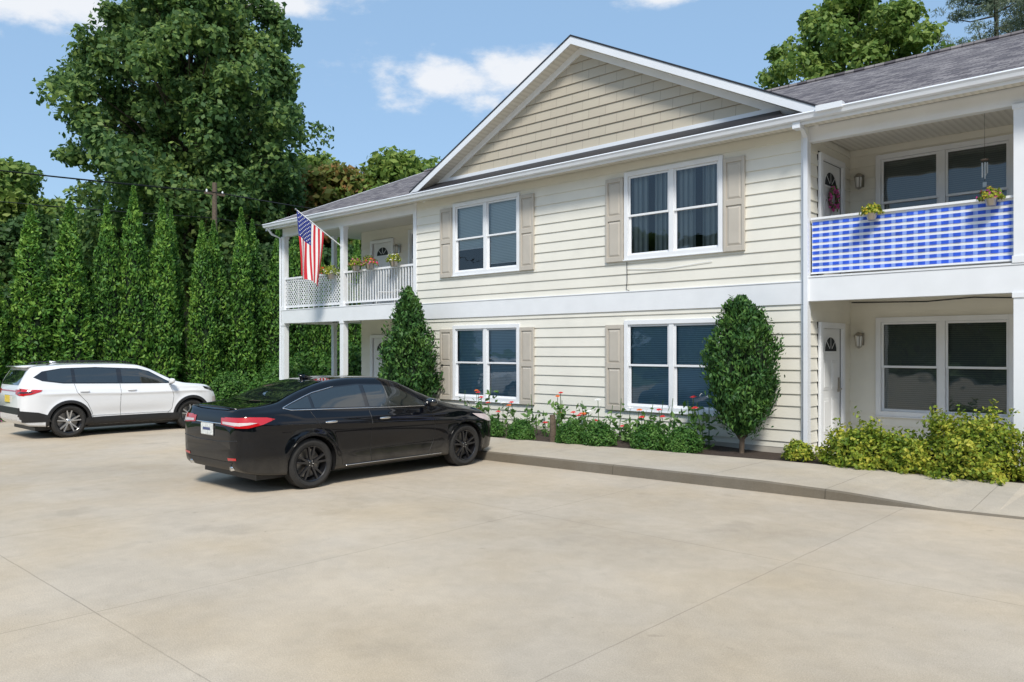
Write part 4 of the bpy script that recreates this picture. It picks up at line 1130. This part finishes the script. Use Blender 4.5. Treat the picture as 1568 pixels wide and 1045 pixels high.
d.tube([(-.6,-1.01*yr,1.085),(-.35,-1.06*yr,1.105),(0,-1.075*yr,1.112),(.35,-1.06*yr,1.105),(.6,-1.01*yr,1.085)],.012,BLK,6)
d.hexa([(-.025,.40,1.415),(.025,.40,1.415),(.025,.62,1.44),(-.025,.62,1.44),(-.006,.36,1.50),(.006,.36,1.50),(.006,.45,1.49),(-.006,.45,1.49)],BLK)
d.build('glass_and_trim',sed.e,smooth=True,recalc=False)
py_=sed.hit('rear',0,.82,1,0)[0].y
pl=MB(); pl.box((-.155,py_-.022,.745),(.155,py_-.012,.885),PLATE); pl.box((-.165,py_-.0125,.735),(.165,py_+.03,.895),CHROME); pl.box((-.10,py_-.0235,.80),(.10,py_-.0221,.835),mat('plate_text',(.08,.10,.22),.5)); pl.build('licence_plate',sed.e)
for wy in (0,2.83):
    for sx in (1,-1): wheel(sed,wy,sx,.335,.905,RIMB,RIMB,5,True,.24)

WPT=carpaint('white_paint',(.76,.77,.79),.35,.25)
crease=pair([(-.92,.93),(0,.93),(1.4,.90),(2.7,.90),(3.64,.84)])
SUV=dict(top=[(-.92,.90),(-.905,1.04),(-.86,1.18),(-.74,1.40),(-.70,1.47),(-.66,1.51),(-.4,1.535),(.3,1.565),(1.0,1.565),(1.5,1.535),(1.75,1.46),(2.1,1.28),(2.4,1.13),(2.6,1.085),(3.1,1.04),(3.4,.97),(3.55,.87),(3.62,.74),(3.64,.6)],
 belt=[(-.92,.85),(-.9,.95),(-.8,1.06),(-.5,1.12),(0,1.10),(1,1.07),(2,1.04),(2.5,1.02),(3.1,.97),(3.4,.87),(3.6,.68),(3.64,.54)],
 zb=[(-.92,.5),(-.88,.38),(-.7,.27),(0,.23),(2.7,.23),(3.3,.24),(3.55,.28),(3.64,.38)],
 wb=[(-.92,.64),(-.88,.75),(-.78,.84),(-.5,.895),(0,.905),(2.7,.905),(3.2,.87),(3.45,.78),(3.58,.65),(3.64,.45)],
 wr=[(-.92,.55),(-.8,.66),(-.6,.65),(0,.655),(1,.66),(1.6,.665),(2.1,.71),(2.5,.77),(3.1,.75),(3.5,.58),(3.64,.35)],
 crease=crease,wheelbase=2.64,arch=.385,wr_=.345,tuck=.05,archmat=BLACKM,
 ymap=lambda y: y*.97 if y<0 else (2.64+(y-2.7)*.80 if y>2.7 else y*2.64/2.7), yinv=lambda y: y/.97 if y<0 else (2.7+(y-2.64)/.80 if y>2.64 else y*2.7/2.64))
suv=Car('suv_car',(-19.0,5.88,0),SUV,WPT)
d=MB()
DLO=[(2.28,1.08),(2.1,1.17),(1.75,1.37),(1.5,1.43),(.6,1.475),(-.1,1.46),(-.48,1.40),(-.66,1.28),(-.50,1.20),(-.1,1.14),(.6,1.12),(1.5,1.095)]
for sx in (1,-1):
    suv.patch(d,'side',DLO,GBLK,.003,sx); ins=shrink(DLO,.022)
    for lo,hi in ((1.12,2.2),(.15,1.02),(-.40,.08)): suv.patch(d,'side',clip(ins,lo,hi),CGL,.006,sx)
    suv.line(d,'side',[(1.07,1.1),(1.05,.6),(1.07,.4)],BLACKM,.004,sx)
    suv.line(d,'side',[(2.18,1.05),(2.26,.8),(2.22,.5),(2.12,.4)],BLACKM,.004,sx)
    suv.line(d,'side',[(.12,1.13),(.15,.95),(.36,.72),(.46,.5),(.48,.4)],BLACKM,.004,sx)
    suv.patch(d,'side',[(.30,.25),(2.40,.25),(2.38,.40),(2.0,.41),(.7,.41),(.34,.40)],BLACKM,.008,sx,.03)
    suv.line(d,'side',[(.45,.44),(2.2,.44)],CHROME,.004,sx,.004)
    for wy in (0,2.64): suv.ring(d,wy,.385,.445,BLACKM,.009,sx)
    suv.patch(d,'side',[(-.91,.36),(-.36,.36),(-.42,.50),(-.60,.56),(-.91,.60)],BLACKM,.008,sx,.03)
    suv.patch(d,'side',[(3.06,.36),(3.62,.36),(3.62,.50),(3.15,.50)],BLACKM,.008,sx,.03)
    for hy in (.30,1.3):
        p,nn_=suv.hit('side',hy,.955,sx,.022); blob(d,tuple(p),.014,.10,.016,WPT)
    suv.patch(d,'side',[(-.92,.90),(-.91,1.06),(-.80,1.04),(-.52,1.02),(-.55,.985),(-.72,.93)],REDL,.008,sx,.025)
    suv.patch(d,'side',[(-.92,.95),(-.92,.985),(-.75,.985),(-.66,1.0),(-.75,.96)],GBLK,.011,sx,.025)
    suv.patch(d,'rear',[(sx*.50,.94),(sx*.80,.90),(sx*.79,1.04),(sx*.48,1.03)],REDL,.006,1,.025)
    suv.patch(d,'side',[(3.05,.99),(3.4,.93),(3.56,.85),(3.4,.86),(3.1,.93)],GBLK,.006,sx,.03)
    suv.patch(d,'side',[(3.35,.62),(3.56,.60),(3.58,.72),(3.38,.74)],WHL,.006,sx,.03)
    blob(d,(sx*1.0,2.12,1.14),.09,.06,.06,WPT); d.box((sx*.84,2.12,1.07),(sx*.94,2.17,1.10),GBLK)
    d.tube([(sx*.60,-.35,1.535),(sx*.60,-.25,1.575),(sx*.60,.5,1.60),(sx*.60,1.2,1.59),(sx*.60,1.35,1.555)],.012,BLACKM,6)
suv.patch(d,'top',[(-.58,1.70),(.58,1.70),(.64,2.05),(.70,2.38),(.35,2.44),(0,2.46),(-.35,2.44),(-.70,2.38),(-.64,2.05)],CGL,.005)
suv.patch(d,'rear',[(-.56,1.12),(.56,1.12),(.58,1.2),(.54,1.42),(-.54,1.42),(-.58,1.2)],CGL,.005)
suv.patch(d,'rear',[(-.48,.985),(.48,.985),(.48,1.01),(-.48,1.01)],REDL,.006)
suv.patch(d,'rear',[(-.72,.52),(.72,.52),(.70,.66),(-.70,.66)],BLACKM,.005)
suv.patch(d,'front',[(-.55,.45),(.55,.45),(.60,.75),(-.60,.75)],BLACKM,.005)
d.hexa([(-.62,-.76,1.475),(.62,-.76,1.475),(.60,-.55,1.50),(-.60,-.55,1.50),(-.62,-.78,1.50),(.62,-.78,1.50),(.60,-.55,1.53),(-.60,-.55,1.53)],WPT)
d.hexa([(-.02,-.1,1.54),(.02,-.1,1.54),(.02,.08,1.56),(-.02,.08,1.56),(-.006,-.11,1.61),(.006,-.11,1.61),(.006,-.02,1.60),(-.006,-.02,1.60)],WPT)
d.build('glass_and_trim',suv.e,smooth=True,recalc=False)
py_=suv.hit('rear',0,.84,1,0)[0].y
pl=MB(); pl.box((-.155,py_-.022,.76),(.155,py_-.012,.90),PLATEY); pl.box((-.165,py_-.0125,.75),(.165,py_+.03,.91),CHROME); pl.build('licence_plate',suv.e)
for wy in (0,2.64):
    for sx in (1,-1): wheel(suv,wy,sx,.345,.895,RIMS,RIMB,5,True,.245)

# ------------------------------------------------------------------ world
w=bpy.data.worlds.new('World'); scene.world=w; w.use_nodes=True; N=w.node_tree.nodes; L=w.node_tree.links
bg=N['Background']
sky=N.new('ShaderNodeTexSky'); sky.sky_type='NISHITA'; sky.sun_disc=False
az=math.radians(136); el=math.radians(48)
sky.sun_elevation=el; sky.sun_rotation=az; sky.air_density=1.0; sky.dust_density=1.8; sky.ozone_density=1.5
bg.inputs['Strength'].default_value=.15
tc=N.new('ShaderNodeTexCoord'); no=N.new('ShaderNodeTexNoise'); no.inputs['Scale'].default_value=14; no.inputs['Detail'].default_value=9; no.inputs['Roughness'].default_value=.6
mp=N.new('ShaderNodeMapping'); mp.inputs['Scale'].default_value=(1,1,2.0); L.new(tc.outputs['Generated'],mp.inputs['Vector']); L.new(mp.outputs[0],no.inputs['Vector'])
def Mm(op,a,b=None,clamp=False):
    n=N.new('ShaderNodeMath'); n.operation=op; n.use_clamp=clamp
    for i,x in enumerate((a,b)):
        if x is None: continue
        if isinstance(x,(int,float)): n.inputs[i].default_value=x
        else: L.new(x,n.inputs[i])
    return n.outputs[0]
tot=None
for c,hw,hh in (((-.695,.636,.322),.12,.034),((-.640,.695,.332),.09,.028),((-.904,.247,.352),.13,.03),((-.791,.474,.392),.10,.022),((-.488,.777,.402),.05,.012),((-.2,.85,.5),.2,.05),((.5,.5,.6),.3,.1),((.3,-.7,.5),.3,.1),((-.8,-.3,.5),.25,.08)):
    s=N.new('ShaderNodeVectorMath'); s.operation='SUBTRACT'; s.inputs[1].default_value=c; L.new(tc.outputs['Generated'],s.inputs[0])
    m_=N.new('ShaderNodeVectorMath'); m_.operation='MULTIPLY'; m_.inputs[1].default_value=(1/hw,1/hw,1/hh); L.new(s.outputs[0],m_.inputs[0])
    l=N.new('ShaderNodeVectorMath'); l.operation='LENGTH'; L.new(m_.outputs[0],l.inputs[0])
    k=Mm('SUBTRACT',1.,l.outputs['Value']); tot=k if tot is None else Mm('MAXIMUM',tot,k)
tot=Mm('MAXIMUM',tot,-1.5)
den=Mm('ADD',Mm('MULTIPLY',tot,1.1),Mm('MULTIPLY',Mm('SUBTRACT',no.outputs['Fac'],.5),2.6))
cf=N.new('ShaderNodeMapRange'); cf.interpolation_type='SMOOTHSTEP'; cf.inputs[1].default_value=-.1; cf.inputs[2].default_value=.8; cf.inputs[3].default_value=0; cf.inputs[4].default_value=.9; L.new(den,cf.inputs[0])
# thin high haze lifts the sky toward pale blue
hz_=N.new('ShaderNodeMix'); hz_.data_type='RGBA'; hz_.inputs[0].default_value=.55; hz_.inputs[7].default_value=(2.7,4.4,6.5,1); L.new(sky.outputs[0],hz_.inputs[6])
mx=N.new('ShaderNodeMix'); mx.data_type='RGBA'; mx.inputs[7].default_value=(6.2,6.3,6.5,1); L.new(cf.outputs[0],mx.inputs[0]); L.new(hz_.outputs[2],mx.inputs[6])
L.new(mx.outputs[2],bg.inputs['Color'])

sv=Vector((math.sin(az)*math.cos(el),math.cos(az)*math.cos(el),math.sin(el)))
ld=bpy.data.lights.new('sun','SUN'); ld.energy=3.7; ld.angle=math.radians(12); ld.color=(1,.95,.86)
lo=bpy.data.objects.new('sun',ld); scene.collection.objects.link(lo); lo.rotation_euler=sv.to_track_quat('Z','Y').to_euler(); lo.location=(10,-10,30)

cd=bpy.data.cameras.new('camera'); cd.sensor_width=36; cd.lens=36*1207/1568; cd.shift_y=13.5/1568; cd.clip_end=1500; cd.clip_start=.05
co=bpy.data.objects.new('camera',cd); scene.collection.objects.link(co); co.location=(0,0,1.85); co.rotation_euler=(math.radians(90),0,math.radians(42.7)); scene.camera=co
scene.view_settings.view_transform='Standard'; scene.view_settings.look='None'; scene.view_settings.exposure=0
